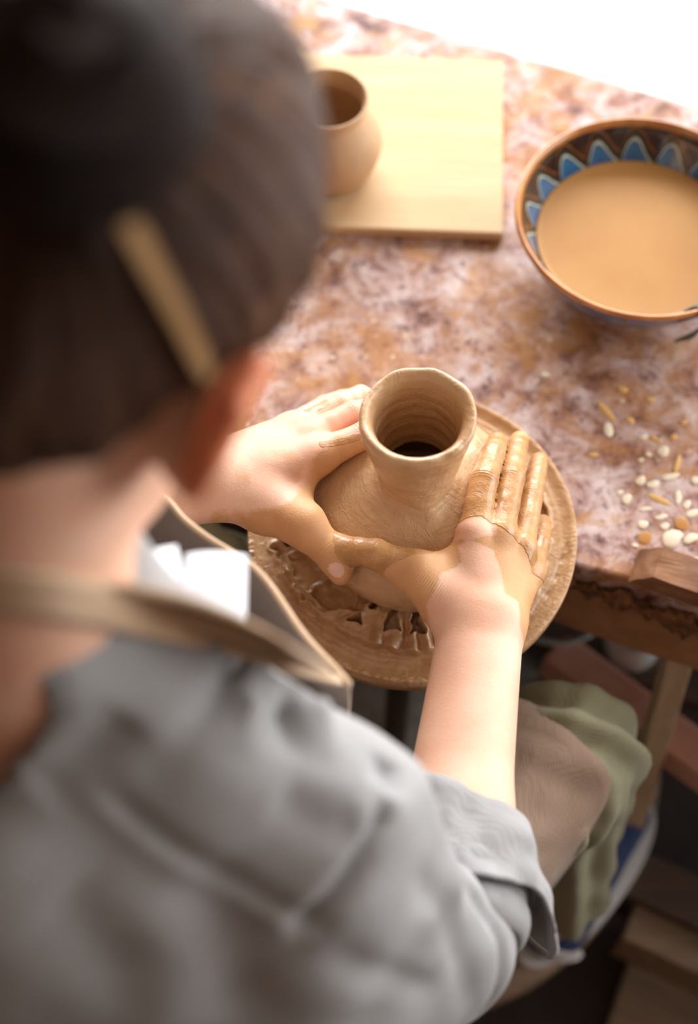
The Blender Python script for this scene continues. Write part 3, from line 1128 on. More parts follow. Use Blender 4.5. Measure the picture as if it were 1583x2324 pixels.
def body_attrs(v):
    n = Noise(30, 10, 31)
    # heavy wet clay on the right hand: everything past a torn line over the knuckles, and on the thumb
    bare = px_poly([(1012, 1205), (1035, 1178), (1090, 1172), (1130, 1188), (1132, 1205), (1085, 1215), (1040, 1225), (1048, 1262), (1003, 1290), (985, 1330), (968, 1350), (985, 1395), (940, 1480), (900, 1900), (1300, 1900), (1230, 1480), (1186, 1400), (1178, 1345), (1150, 1330), (1146, 1290), (1120, 1235)], .866)
    wet = px_poly([(1190, 1215), (1140, 1190), (1090, 1172), (1035, 1178), (1000, 1215), (985, 1245), (900, 1275), (700, 1330), (700, 1150), (950, 930), (1300, 930), (1300, 1260), (1215, 1260)], .864)
    P2 = v[:, :2]
    # shift every point along the camera-independent vertical so that only x and y matter
    rh = (v[:, 0] > -.12) & (v[:, 2] < .9) & (v[:, 1] > -.2) & (v[:, 2] > .74)
    lh = (v[:, 0] <= -.05) & (v[:, 2] < .92) & (v[:, 1] > -.075) & (v[:, 2] > .74)
    # left hand and right thumb overlap in x: separate by distance to the left thumb chain
    def dseg(js):
        d = np.full(len(v), 9.)
        for a, b in zip(js, js[1:]):
            ab = b - a; t = np.clip((v - a) @ ab / (ab @ ab), 0, 1)
            d = np.minimum(d, np.linalg.norm(v - a - t[:, None] * ab, axis=1))
        return d
    dl = np.minimum.reduce([dseg(LT), dseg(LI), dseg([WR_L, LM[0]]), dseg([WR_L, LT[0]])])
    dr = np.minimum.reduce([dseg(RT), dseg(RI), dseg([WR_R, RM[0]])])
    left = (dl < dr) & (v[:, 0] < .02) & (v[:, 2] < .95) & (v[:, 2] > .7)
    sdw = in_poly(P2, wet); sdb = in_poly(P2, bare)
    clay = np.where(rh & ~left, np.clip(.5 + sdw * 55, 0, 1), 0)
    film = np.where(rh & ~left, np.clip(.5 - sdb * 55, 0, 1), 0)
    # left hand: dried film on the thumb side, clay on the knuckles, wet thumb tip
    filmL = px_poly([(470, 1168), (560, 1168), (640, 1152), (690, 1090), (705, 1040), (760, 1000), (860, 1010), (860, 1400), (470, 1400)], .85)
    sdl = in_poly(P2, filmL)
    backL = px_poly([(520, 1060), (590, 1010), (700, 1000), (740, 1010), (700, 1100), (640, 1152), (540, 1172), (480, 1150)], .86)
    film = np.where(left, np.clip(np.maximum(.36 + sdl * 30, .12 + np.clip(in_poly(P2, backL), -.01, .012) * 26) + .03 * n(v), 0, .8), film)
    tip = np.minimum.reduce([np.linalg.norm(v - (LT[3] + V(.008, .002, -.003)), axis=1),
                             dseg([atz(732, 1008, .865), atz(770, 1000, .866), atz(812, 990, .866)]) * 2.3,
                             dseg([atz(690, 948, .835), atz(735, 915, .835)]) * 1.8])
    clay = np.where(left, np.clip(.9 - tip * 42, 0, 1), clay)
    # the bare nail of the left thumb
    ax = nrm(LT[3] - LT[2])
    nc = hit(body_bvh, 763, 1294)[0]
    q = v - nc
    al = q @ ax; pr = np.linalg.norm(q - al[:, None] * ax, axis=1)
    nail = np.clip(1.6 - ((al / .0062) ** 2 + (pr / .0058) ** 2) * 1.0, 0, 1) * left
    clay = np.where(nail > .2, 0, clay); film = np.where(nail > .2, 0, film)
    # ear redness: some flush, and backlight shining through painted into the colour
    qh = (v - HC) @ HROT.T
    ear = np.clip((np.abs(qh[:, 0]) - .074) / .012, 0, 1) * (np.abs(qh[:, 1] + .012) < .045) * (qh[:, 2] < -.005) * (qh[:, 2] > -.115) * (v[:, 2] > 1.2)
    # creases over the finger joints: distance along the finger from the nearest joint
    jx = np.full(len(v), .03)
    best = np.full(len(v), 9.)
    for ch in (RI, RM, RR_, RP, RT[1:], LI, LM, LR, LP, LT[1:]):
        dc = dseg(ch); mine = dc < best; best = np.where(mine, dc, best)
        loc = np.full(len(v), .03)
        for q0, a0, b0 in [(ch[k], ch[k - 1], ch[k + 1]) for k in range(1, len(ch) - 1)]:
            axd = nrm(b0 - a0); aa = (v - q0) @ axd
            loc = np.where(np.abs(aa) < np.abs(loc), aa, loc)
        jx = np.where(mine & (dc < .019), np.clip(loc, -.03, .03), np.where(mine, .03, jx))
    wc = atz(965, 1365, .84)
    wm = np.clip(1.3 - np.linalg.norm((v - wc) * V(1, 1, .8), axis=1) / .026, 0, 1)
    wx = (v - wc) @ nrm(V(.75, -.6, 0))
    return dict(clay=clay, film=film, nail=nail, ear=ear, jx=jx, wm=wm, wx=wx)


body_bvh = bvh_of(bv, bf)
mesh_obj('body', bv, bf, M['skin'], person, attrs=body_attrs(bv))


# ---- hair, drawn back to a high bun
BUN = V(.012, -.094, .066)


def hair():
    F = Field(np.arange(-.115, .116, .0025), np.arange(-.135, .125, .0025), np.arange(-.13, .135, .0025))
    F.ell((.004, -.004, .018), (.0870, .106, .1105), .0)
    F.ell((0, -.05, -.058), (.068, .06, .055), .03)
    X, Y, Z = F.grid((slice(None),) * 3)
    # hairline: a slanting plane from the nape over the ears to the forehead, dipping before the ear
    pl = (-.040 + .80 * Y - Z + .018 * np.exp(-((np.abs(X) - .08) / .03) ** 2) * np.exp(-((Y + .012) / .03) ** 2) - .03 * np.exp(-((Y - .04) / .02) ** 2)) / 1.28
    F.d = smax(F.d, (pl + 0 * X).astype(np.float32), .022)
    v, f = F.mesh()
    b = BUN / np.linalg.norm(BUN)
    e1 = nrm(np.cross(b, V(1, 0, 0))); e2 = np.cross(b, e1)
    ang = np.arctan2(v @ e1, v @ e2)
    rad = np.linalg.norm(v - np.outer(v @ b, b), axis=1)
    N = vnormals(v, f)
    nz = Noise(18, 10, 3)
    g = np.sin(ang * 23 + 1.3 * nz(v)) * .5 + np.sin(ang * 41 + 2 * nz(v * 1.3)) * .3 + np.sin(ang * 67 + 1) * .25
    v = v + N * (.0016 * g * np.clip(rad / .05, 0, 1))[:, None] + N * (.0025 * nz(v * .7))[:, None]
    # one seamless coordinate across the strands
    st = np.where(np.abs(np.cos(ang)) > .7071, np.sin(ang), np.cos(ang))
    w = HC + v @ HROT
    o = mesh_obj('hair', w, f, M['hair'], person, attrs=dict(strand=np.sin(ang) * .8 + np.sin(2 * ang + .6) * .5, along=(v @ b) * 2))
    o['label'] = 'dark brown hair combed back into a bun'
    # the bun: a twisted rope of hair coiled round
    c = BUN * 1.03
    vs, fs, sa, la = [], [], [], []
    base = 0
    for ri, (R0, r0, lift, ph) in enumerate(((.039, .0195, .006, 0.), (.026, .02, .022, .9), (.010, .019, .034, 2.0))):
        n, k = 90, 30
        for i in range(n):
            t = 2 * PI * i / n
            cen = c + (math.cos(t + ph) * e1 + math.sin(t + ph) * e2) * R0 * (1 + .07 * math.sin(2 * t + ph)) + b * (lift + .004 * math.sin(t + ph))
            rad_ = math.cos(t + ph) * e1 + math.sin(t + ph) * e2
            for j in range(k):
                a = 2 * PI * j / k
                tw = a * 5 + t * 4
                rr = r0 * (1 + .10 * math.sin(tw) + .05 * math.sin(a * 11 + t * 7) + .08 * math.sin(t * 3 + ri))
                vs.append(cen + rr * (math.cos(a) * rad_ + math.sin(a) * b))
                sa.append(math.sin(tw / 2 + a) * 1.3); la.append(t * .15)
        for i in range(n):
            for j in range(k):
                i2 = (i + 1) % n
                fs.append((base + i * k + j, base + i2 * k + j, base + i2 * k + (j + 1) % k, base + i * k + (j + 1) % k))
        base += n * k
    w2 = HC + np.array(vs) @ HROT
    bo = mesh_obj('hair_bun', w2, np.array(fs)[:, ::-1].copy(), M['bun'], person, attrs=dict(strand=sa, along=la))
    return w, f


hw, hfc = hair()
hair_bvh = bvh_of(hw, hfc)

# wooden stick pushed through the bun
p0, n0 = hit(hair_bvh, 300, 540); p1, n1 = hit(hair_bvh, 452, 835)
tip = p1 + n1 * .004
mid = p0 + n0 * .008
dirs = nrm(tip - mid)
P = np.array([mid - dirs * .034, mid - dirs * .015, mid + (tip - mid) * .5 + n0 * .004, tip + dirs * .002])
P = smooth_path(P, 14)
wv = nrm(np.cross(dirs, n0))
prof = np.linspace(-1, 1, 7)
rows = []
for i, p in enumerate(P):
    wd = .0042 * (1 if i < 12 else (.92 if i == 12 else .6))
    rows.append([p + wv * x * wd for x in prof])
v, f = sheet(np.array(rows), .0032)
o = mesh_obj('hair_stick', v, f, M['stick'], smooth=False)
tag(o, 'flat pale wooden stick pushed through the hair bun', 'hair stick')


# ---- shirt
def cut_faces(v, f, keep):
    kf = keep[f].all(axis=1)
    f = f[kf]
    used = np.unique(f)
    mp = np.full(len(v), -1); mp[used] = np.arange(len(used))
    return v[used], mp[f].astype(np.int32)


def solidify(o, t, off=-1):
    m = o.modifiers.new('thickness', 'SOLIDIFY')
    m.thickness = t; m.offset = off
    return o


S = Field(np.arange(-.64, .12, .0042), np.arange(-.64, -.08, .0042), np.arange(.5, 1.3, .0042))
S.ell((-.262, -.45, .60), (.185, .145, .16), .03)
S.ell((-.256, -.435, .78), (.165, .13, .22), .05)
S.ell((-.246, -.388, .98), (.168, .122, .19), .05)
S.cone(SH_R, NECK + V(.02, 0, -.03), .060, .058, .04)
S.cone(SH_L, NECK + V(-.02, 0, -.03), .060, .058, .04)
S.cone(NECK + V(0, 0, -.05), NECK + V(.0, .02, .02), .079, .066, .04)
S.cone(SH_R + V(.0, -.012, -.02), EL_R + V(0, -.006, 0), .064, .052, .03)
S.cone(SH_R + V(-.03, -.03, -.06), V(-.15, -.47, .80), .085, .10, .06)
S.cone(SH_R + V(-.0, -.03, -.10), EL_R + V(-.05, -.04, .04), .05, .045, .05)
CU_R = EL_R + (WR_R - EL_R) * .335
S.cone(EL_R, CU_R, .049, .042, .025)
S.cone(SH_L, EL_L, .066, .056, .03)
S.cone(EL_L, EL_L + (WR_L - EL_L) * .25, .056, .048, .02)
S.cone(SH_L + V(.09, .03, -.04), SH_R + V(-.09, .04, -.04), .07, .07, .05)
S.cone(NECK + V(-.004, .03, .05), NECK + V(-.010, -.012, -.005), .052, .058, .006, sub=True)
S.cone(NECK + V(-.010, -.02, .0), NECK + V(-.025, -.04, -.020), .052, .046, .006, sub=True)
sv, sf = S.mesh()
s_bvh = bvh_of(sv, sf)
NS = vnormals(sv, sf)


def stroke(pts, amp, w, fan=False):
    """a crease (amp<0) or ridge (amp>0) running over the cloth"""
    q = [hit(s_bvh, *p)[0] for p in pts]
    q = [p for p in q if p is not None]
    if len(q) < 2: return 0
    q = smooth_path(np.array(q), 24)
    d = np.full(len(sv), 9.); tt = np.zeros(len(sv))
    for i, (a, b) in enumerate(zip(q, q[1:])):
        ab = b - a
        t = np.clip((sv - a) @ ab / (ab @ ab + 1e-12), 0, 1)
        dd = np.linalg.norm(sv - a - t[:, None] * ab, axis=1)
        m = dd < d
        d = np.where(m, dd, d); tt = np.where(m, (i + t) / (len(q) - 1), tt)
    if fan: return amp * np.exp(-(d / (w * (.7 + .8 * tt))) ** 2) * np.clip(1.1 - 1.1 * tt, 0, 1)
    return amp * np.exp(-(d / w) ** 2) * np.clip(np.minimum(tt, 1 - tt) * 6 + .1, 0, 1)


disp = .0035 * Noise(7, 8, 41)(sv) + .0016 * Noise(17, 10, 42)(sv)
for pts, amp, w in (
        ([(860, 1650), (880, 1720), (885, 1790)], -.008, .010),
        ([(885, 1815), (840, 1910), (760, 2030), (640, 2135)], -.013, .0075),
        ([(865, 1815), (820, 1910), (740, 2020), (620, 2120)], .004, .008),
        ([(200, 1800), (350, 1920), (560, 2050), (740, 2140)], .003, .007),
        ([(215, 1780), (365, 1900), (575, 2030), (750, 2120)], -.004, .007),
        ([(960, 1990), (1040, 2120), (1060, 2300)], -.005, .012),
        ([(1060, 1990), (1120, 2100), (1120, 2250), (1060, 2320)], -.007, .008),
        ([(740, 2150), (900, 2230), (1000, 2260)], -.006, .011),
        ([(300, 1620), (200, 1720), (80, 1820)], -.006, .016),
        ([(430, 1960), (520, 2130), (560, 2320)], -.006, .02),
        ([(120, 2000), (240, 2150), (300, 2324)], -.005, .02),
        ([(620, 1800), (720, 1860), (820, 1880)], -.004, .014)):
    disp = disp + stroke(pts, amp, w)
for pts, amp, w in (                                   # gathers fanning out from under the strap
        ([(545, 1478), (500, 1570), (420, 1660), (300, 1760)], -.015, .010),
        ([(585, 1485), (580, 1600), (545, 1720)], .008, .009),
        ([(640, 1492), (665, 1590), (665, 1720)], -.015, .008),
        ([(680, 1502), (725, 1610), (745, 1730)], .008, .009),
        ([(725, 1520), (785, 1620), (815, 1720)], -.012, .008)):
    disp = disp + stroke(pts, amp, w, True)
sv = sv + NS * disp[:, None]
# neck opening, sleeve ends
keep = np.ones(len(sv), bool)


def past(c, ax, lim):
    q = sv - c; a_ = q @ ax
    return (a_ > lim) & (np.linalg.norm(q - a_[:, None] * ax, axis=1) < .085)


keep &= ~past(CU_R, fR, -.018)
keep &= ~past(EL_L + (WR_L - EL_L) * .25, fL, .02)
keep &= sv[:, 2] > .56
sv2, sf2 = cut_faces(sv, sf, keep)
shirt = solidify(mesh_obj('shirt', sv2, sf2, M['shirt'], person), .0028)
shirt['label'] = 'light grey chambray shirt'


def cuff():
    # wide turned-back sleeve end with a hanging point on the outside
    n, m = 120, 26
    up = nrm(np.cross(sR, fR)) * -1
    if up[2] < 0: up = -up
    nz = Noise(16, 10, 51); nz2 = Noise(40, 10, 52)
    rows = []
    for i in range(n):
        a = 2 * PI * i / n                       # 0 = outside (right), PI/2 = up
        row = []
        out = math.cos(a); upw = math.sin(a)
        tipa = math.atan2(math.sin(a + .25), math.cos(a + .25))
        pt = math.exp(-(tipa / .42) ** 2)
        for j in range(m):
            t = j / (m - 1)
            length = .050 + .020 * max(0, upw) + .046 * pt
            s = .012 - t * length + .006 * upw * (1 - t) - .008 * out * (1 - t)
            r = .0500 + .019 * t + .013 * pt * t + .004 * math.sin(a * 3 + 1) * (1 - t * .5)
            if t < .12: r -= .004 * (1 - t / .12) ** 2
            p = CU_R + fR * s + (sR * out * 1.06 + up * upw * .96) * r
            r2 = .0036 * nz(p) + .0018 * nz2(p)
            row.append(p + (sR * out + up * upw) * r2 * (.4 + t))
        rows.append(row)
    rows.append(rows[0])
    v, f = sheet(np.array(rows), .0028)
    o = mesh_obj('rolled_cuff', v, f, M['shirt'], shirt)
    # folded under layers behind the cuff
    for q, (s0, rr, amp) in enumerate(((-.055, .0560, .005), (-.080, .0590, .006))):
        vs = []
        k = 18
        for i in range(n):
            a = 2 * PI * i / n
            d = sR * math.cos(a) + up * math.sin(a)
            cen = CU_R + fR * (s0 + .012 * math.sin(a + q)) 
            for j in range(k):
                b = 2 * PI * j / k
                p = cen + d * (rr + math.cos(b) * .006) + fR * math.sin(b) * .014
                vs.append(p + d * (.3 * amp * nz(p)))
        fs = [(i * k + j, ((i + 1) % n) * k + j, ((i + 1) % n) * k + (j + 1) % k, i * k + (j + 1) % k) for i in range(n) for j in range(k)]
        mesh_obj('sleeve_fold', vs, np.array(fs), M['shirt'], shirt)


cuff()

# pale shirt front seen between strap and bib: two turned-out collar flaps
def flap(name, quad, bulge, parent):
    a, b, c, d = [np.array(p) for p in quad]
    n = 16
    g = np.empty((n, n, 3))
    for i, u in enumerate(np.linspace(0, 1, n)):
        for j, w in enumerate(np.linspace(0, 1, n)):
            p = a * (1 - u) * (1 - w) + b * u * (1 - w) + c * u * w + d * (1 - u) * w
            g[i, j] = p + V(0, -.2, 1) * bulge * math.sin(PI * u) * (.4 + .6 * math.sin(PI * w))
    v, f = sheet(g, .004)
    return mesh_obj(name, v, f, M['white_cloth'], parent)


flap('collar', [at(420, 1262, .86), at(556, 1262, .89), at(552, 1420, .875), at(415, 1400, .84)], .012, shirt)
flap('collar', [at(300, 1275, .83), at(395, 1240, .86), at(430, 1400, .85), at(300, 1390, .82)], .010, shirt)

# ---- trousers
T = Field(np.arange(-.5, .32, .0045), np.arange(-.66, .17, .0045), np.arange(.2, .82, .0045))
T.ell((-.262, -.455, .60), (.178, .138, .135), .03)
for hip, kn, an in ((HIP_R, KN_R, AN_R), (HIP_L, KN_L, AN_L)):
    T.cone(hip, kn, .092, .066, .03)
    T.cone(kn, an, .064, .056, .03)
tv, tf = T.mesh()
TN = vnormals(tv, tf)
disp = .003 * Noise(9, 8, 61)(tv) + .0018 * Noise(22, 10, 62)(tv)
# creases radiating behind the knees
for kn, hip in ((KN_R, HIP_R), (KN_L, HIP_L)):
    ax = nrm(kn - hip)
    q = tv - kn
    al = q @ ax
    ph = np.arctan2(q @ np.cross(ax, V(0, 0, 1)), q[:, 2])
    disp = disp + .009 * np.sin(al * 150 + ph * 2.5 + 1.5) * np.exp(-((al + .055) / .05) ** 2) * sst(np.abs(ph), .4, 1.2)
tv = tv + TN * disp[:, None]
tv, tf = cut_faces(tv, tf, tv[:, 2] > .29)
tro = solidify(mesh_obj('trousers', tv, tf, M['trousers'], person), .003)
tro['label'] = 'loose sage green trousers'
tro_bvh = bvh_of(tv, tf)

# ---- apron
apron = empty('apron', tuple(-np.array(person.location) * 0))
apron.parent = person
apron.location = (0, 0, 0)


def apron_part(name, v, f, mat, smooth=True):
    return mesh_obj(name, v, f, mat, apron, smooth)


# bib, hanging forward off the chest
top = smooth_path([at(792, 1556, .95), atz(700, 1452, 1.005), atz(570, 1296, .995), atz(425, 1182, .99), atz(300, 1120, .99), V(-.34, -.13, 1.0), V(-.41, -.22, 1.01)], 60)
low = smooth_path([V(-.06, -.30, .70), V(-.09, -.265, .69), V(-.15, -.225, .68), V(-.22, -.205, .68), V(-.29, -.21, .68), V(-.36, -.24, .69), V(-.40, -.30, .70)], 60)
nzb = Noise(9, 8, 71)
g = np.empty((60, 40, 3))
for j, w in enumerate(np.linspace(0, 1, 40)):
    p = top * (1 - w) + low * w
    g[:, j] = p + V(0, .03, 0) * math.sin(PI * w) + V(.2, 1, .1) * (.006 * nzb(p) * min(1, .3 + w))[:, None]
v, f = sheet(g, .003)
apron_part('bib', v, f, M['apron'])
v, f = tube(g[:, 0] + V(0, 0, .001), .0028, 8)
apron_part('bib_hem', v, f, M['strap'])

# lap panel over both thighs
def thit(px, py):
    return hit(tro_bvh, px, py)[0]


def down(x, y):
    p, n, i, d = tro_bvh.ray_cast(Vector((x, y, 1.4)), Vector((0, 0, -1)))
    return p.z if p is not None else None


rb = [atz(1110, 2190, .53), atz(1180, 2105, .51), atz(1262, 2000, .50), atz(1330, 1905, .515), atz(1374, 1812, .545), atz(1350, 1738, .575), atz(1292, 1662, .6), atz(1205, 1600, .615), atz(1110, 1570, .62)]
rb = smooth_path(np.array([V(-.02, -.52, .62)] + rb), 50)
lb = smooth_path([V(-.43, -.5, .6), V(-.40, -.36, .6), V(-.35, -.2, .62), V(-.30, -.06, .62), V(-.24, .02, .62)], 50)
g = np.empty((50, 70, 3))
for j, w in enumerate(np.linspace(0, 1, 70)):
    g[:, j] = rb * (1 - w) + lb * w
    g[:, j, 1] -= .2 * math.sin(PI * w) ** .8 * np.linspace(0, 1, 50)
zz = np.full((50, 70), .5)
for i in range(50):
    for j in range(70):
        z = down(g[i, j, 0], g[i, j, 1])
        zz[i, j] = z if z is not None else np.nan
fl = np.where(np.isnan(zz), .4, zz)
cur = fl.copy()
for it in range(90):                           # a cloth pulled taut over the knees, sagging between
    sm_ = cur.copy()
    sm_[1:-1, 1:-1] = (cur[:-2, 1:-1] + cur[2:, 1:-1] + cur[1:-1, :-2] + cur[1:-1, 2:]) / 4
    cur = np.maximum(sm_ - .0006, fl)
    cur[:, 0] = rb[:, 2]
g[:, :, 2] = cur + .006
g[:2, :, 2] += 0
g[:, 0] = rb + V(0, 0, .004)
nzl = Noise(12, 8, 72)
g[:, 1:, 2] += .003 * np.abs(nzl(g[:, 1:]))
v, f = sheet(g, .003)
apron_part('lap_panel', v, f, M['apron'])

# neck strap
allv = np.vstack([bv, sv2]); allf = np.vstack([bf, sf2 + len(bv)])
wear_bvh = bvh_of(allv, allf)


def strap():
    up_ = [(-120, 1265), (0, 1290), (120, 1302), (240, 1318), (330, 1335), (420, 1356), (520, 1392), (600, 1432), (680, 1480), (760, 1532)]
    lo_ = [(-120, 1375), (0, 1392), (120, 1405), (240, 1425), (330, 1446), (420, 1464), (520, 1488), (600, 1508), (680, 1530), (775, 1556)]
    rows = []
    last = None
    for (ux, uy), (lx, ly) in zip(up_, lo_):
        row = []
        for t in np.linspace(0, 1, 8):
            x, y = ux + (lx - ux) * t, uy + (ly - uy) * t
            p, n = hit(wear_bvh, x, y)
            d = (p - CAM) @ CF if p is not None else 9
            row.append((x, y, d))
        rows.append(row)
    D = np.array([[r[2] for r in row] for row in rows])
    for j in range(8):
        for i in range(len(rows)):
            ref = np.median(D[i])
            if i and abs(D[i, j] - D[i - 1, j]) > .05: D[i, j] = D[i - 1, j] + .015
    # it leaves the shoulder and runs free to the corner of the bib
    D[-1] = .95; D[-2] = np.minimum(D[-2], .925)
    G = np.array([[at(r[0], r[1], D[i, j] - .006) for j, r in enumerate(row)] for i, row in enumerate(rows)])
    G2 = np.stack([smooth_path(G[:, j], 60) for j in range(8)], 1)
    v, f = sheet(G2, .003)
    apron_part('neck_strap', v, f, M['strap'])


strap()
print('rb', [tuple(np.round(p, 3)) for p in rb[::10]])

# ---- shoes
def shoe(an, toe):
    F = Field(np.arange(an[0] - .12, an[0] + .2, .003), np.arange(an[1] - .12, an[1] + .26, .003), np.arange(.15, .31, .003))
    F.cone(an + V(0, -.02, -.048), an + toe + V(0, 0, -.055), .038, .030, .02)
    F.cone(an + V(0, -.015, -.04), an + toe * .5 + V(0, 0, -.035), .036, .030, .02)
    X, Y, Z = F.grid((slice(None),) * 3)
    F.d = smax(F.d, (.172 - Z + 0 * X + 0 * Y).astype(np.float32), .006)
    F.d = smax(F.d, (Z - (an[2] - .012) + 0 * X + 0 * Y).astype(np.float32), .006)
    v, f = F.mesh()
    s = mesh_obj('shoe', v, f, M['navy'], person)
    s['label'] = 'navy canvas shoe'
    fd = nrm(toe); sd = nrm(np.cross(fd, V(0, 0, 1)))
    # sole
    pts = []
    for a in np.linspace(0, 2 * PI, 40, endpoint=False):
        c0 = an + V(0, -.02, 0) + toe * .5
        L = np.linalg.norm(toe) * .5 + .052
        pts.append((c0 + fd * math.cos(a) * L + sd * math.sin(a) * .043)[:2])
    vs = [(x, y, z) for z in (.1655, .179) for x, y in pts]
    fs = [(i, (i + 1) % 40, 40 + (i + 1) % 40, 40 + i) for i in range(40)] + [tuple(range(39, -1, -1)), tuple(range(40, 80))]
    mesh_obj('sole', vs, fs, M['white'], s, smooth=False)
    # white bands over the heel counter
    for k in range(2):
        q = [an + V(0, -.02, -.05) - fd * (.036 - .004 * k) * math.cos(t) + sd * .046 * math.sin(t) + V(0, 0, .012 + .016 * k) for t in np.linspace(-1.3, 1.3, 16)]
        v, f = tube(q, .0042, 8)
        mesh_obj('heel_band', v, f, M['white_cloth'], s)
    for k in range(4):
        c0 = an + toe * (.25 + .12 * k) + V(0, 0, -.004 - .006 * k)
        v, f = tube([c0 - sd * .018, c0 + V(0, 0, .004), c0 + sd * .018], .0028, 6)
        mesh_obj('lace', v, f, M['white_cloth'], s)


shoe(AN_R, V(.1, .115, 0))
shoe(AN_L, V(-.03, .17, 0))

# ---- stool under the potter
stool = empty('stool', (-.26, -.46, 0))
tag(stool, 'round wooden stool the potter sits on', 'stool')
v, f = lathe([(0, .425), (.15, .425), (.16, .435), (.16, .452), (.15, .462), (0, .462)], 48, (-.262, -.46, 0))
mesh_obj('seat', v, f, M['darkwood'], stool)
for a in (.8, 2.36, 3.93, 5.5):
    v, f = tube([(-.262 + .1 * math.cos(a), -.46 + .1 * math.sin(a), .43), (-.262 + .14 * math.cos(a), -.46 + .14 * math.sin(a), 0)], .016, 12)
    mesh_obj('leg', v, f, M['darkwood'], stool)

# ================================================================== things on the table
# plywood bat
bw = bm_obj('plywood_board', box_bm((.30, .252, .013), .002), M['board'], loc=(-.0375, .509, TZ + .0066))
bw.rotation_euler.z = math.radians(-2.8)
tag(bw, 'pale square plywood board under the small clay pot', 'board')

# small pot on it
bz = TZ + .0135
pp = smooth_path([(.036, 0), (.046, .006), (.053, .022), (.0555, .036), (.052, .052), (.044, .066), (.0385, .074), (.0375, .079), (.0400, .086), (.0412, .0885), (.0405, .0905), (.0385, .0905), (.0365, .087), (.0345, .078), (.036, .07), (.045, .055), (.048, .036), (.044, .015), (.03, .007), (.001, .006)], 90)
pp = pp * np.array([1.04, 1.13])
v, f = lathe(pp, 96, (-.080, .470, bz))
sp = mesh_obj('small_pot', v, f.astype(np.int32), M['pot_clay'])
tag(sp, 'small round unglazed clay pot standing on the plywood board', 'pot')


# glazed bowl
def bowl_mats():
    m = Mat('bowl_inside_glaze')
    tc = m.n('TexCoord'); sx = m.n('SeparateXYZ')
    m.l(tc.outputs['Object'], sx.inputs[0])
    ang = m.math('ARCTAN2', sx.outputs[1], sx.outputs[0])
    a = m.math('FRACT', m.math('ADD', m.math('MULTIPLY', ang, 18 / (2 * PI)), 10.3))
    h = m.math('DIVIDE', m.math('SUBTRACT', sx.outputs[2], .056), .036)       # 0 at the slip, 1 at the rim
    # a fin that leans to one side
    sk = m.math('POWER', a, 1.7)
    fin = m.math('MULTIPLY', m.math('SINE', m.math('MULTIPLY', sk, PI)), .62)
    t = m.math('SUBTRACT', h, fin)
    t = m.math('ADD', m.math('ADD', t, .5), m.math('MULTIPLY', m.math('SUBTRACT', m.noise(60, 3, .5, co=tc.outputs['Object']), .5), .12))
    c = m.ramp(t, [(.0, srgb(44, 92, 138)), (.40, srgb(52, 108, 156)), (.45, srgb(36, 30, 28)), (.49, srgb(150, 170, 176)), (.54, srgb(196, 208, 206)), (.58, srgb(70, 84, 46)), (.66, srgb(46, 30, 24)), (.80, srgb(52, 34, 28)), (.84, srgb(150, 92, 44)), (.89, srgb(50, 32, 26))])
    line = m.ramp(m.math('ABSOLUTE', m.math('SUBTRACT', a, .5)), [(.44, 0.), (.475, 1.)])
    c = m.mix(line, c, srgb(48, 32, 26))
    m.color(c).rough(.14).set(Coat_Weight=.6, Coat_Roughness=.06)
    o = Mat('bowl_outside_glaze')
    tc = o.n('TexCoord'); sx = o.n('SeparateXYZ')
    o.l(tc.outputs['Object'], sx.inputs[0])
    ang = o.math('ARCTAN2', sx.outputs[1], sx.outputs[0])
    a = o.math('FRACT', o.math('MULTIPLY', ang, 14 / (2 * PI)))
    c = o.ramp(o.noise(22, 4, .6, co=tc.outputs['Object']), [(.3, srgb(52, 78, 128)), (.7, srgb(84, 116, 160))])
    line = o.ramp(o.math('ABSOLUTE', o.math('SUBTRACT', a, .5)), [(.45, 0.), (.475, 1.)])
    c = o.mix(line, c, srgb(66, 44, 30))
    foot = o.ramp(o.math('MULTIPLY', sx.outputs[2], 10), [(.50, 1.), (.56, 0.)])
    c = o.mix(foot, c, srgb(96, 92, 110))
    o.color(c).rough(.15).set(Coat_Weight=.6, Coat_Roughness=.06)
    r = Mat('bowl_rim_glaze')
    r.co = r.coords()
    r.color(r.ramp(r.noise(30, 4, .6), [(.3, srgb(164, 98, 44)), (.7, srgb(206, 142, 78))])).rough(.2).set(Coat_Weight=.5)
    return m.m, o.m, r.m


BI, BO, BR = bowl_mats()
bowl = empty('glazed_bowl', (.2365, .333, TZ))
tag(bowl, 'glazed pottery bowl with blue petal pattern and orange rim', 'bowl')


def bowl_part(name, prof, mat, n=128):
    v, f = lathe(prof, n)
    me_o = mesh_obj(name, v + np.array(bowl.location), f.astype(np.int32), mat, bowl)
    return me_o


bowl_part('outer_wall', smooth_path([(0, .004), (.05, .004), (.056, 0), (.06, .002), (.064, .009), (.086, .026), (.106, .05), (.1195, .074), (.1255, .0905)], 40), BO)
bowl_part('rim', smooth_path([(.1255, .0905), (.1282, .093), (.1288, .0955), (.1275, .098), (.1248, .098), (.1225, .095), (.1215, .092)], 24), BR)
bowl_part('inner_wall', smooth_path([(.1215, .092), (.1165, .081), (.1035, .059), (.088, .036), (.07, .018), (.04, .011), (.001, .010)], 40), BI)
ml = Mat('muddy_slip_water')
ml.co = ml.coords()
ml.color(ml.ramp(ml.noise(9, 3, .5), [(.3, srgb(182, 130, 72)), (.7, srgb(196, 146, 86))])).rough(.42).set(Specular_IOR_Level=.25)
v, f = lathe([(.0005, .0585), (.06, .0585), (.096, .0586), (.1015, .0590), (.1030, .0597), (.1020, .0565), (.085, .050), (.0005, .045)], 96, tuple(bowl.location))
lq = mesh_obj('muddy_water', v, f.astype(np.int32), ml.m)
tag(lq, 'pool of tan muddy water filling the glazed bowl', 'water')

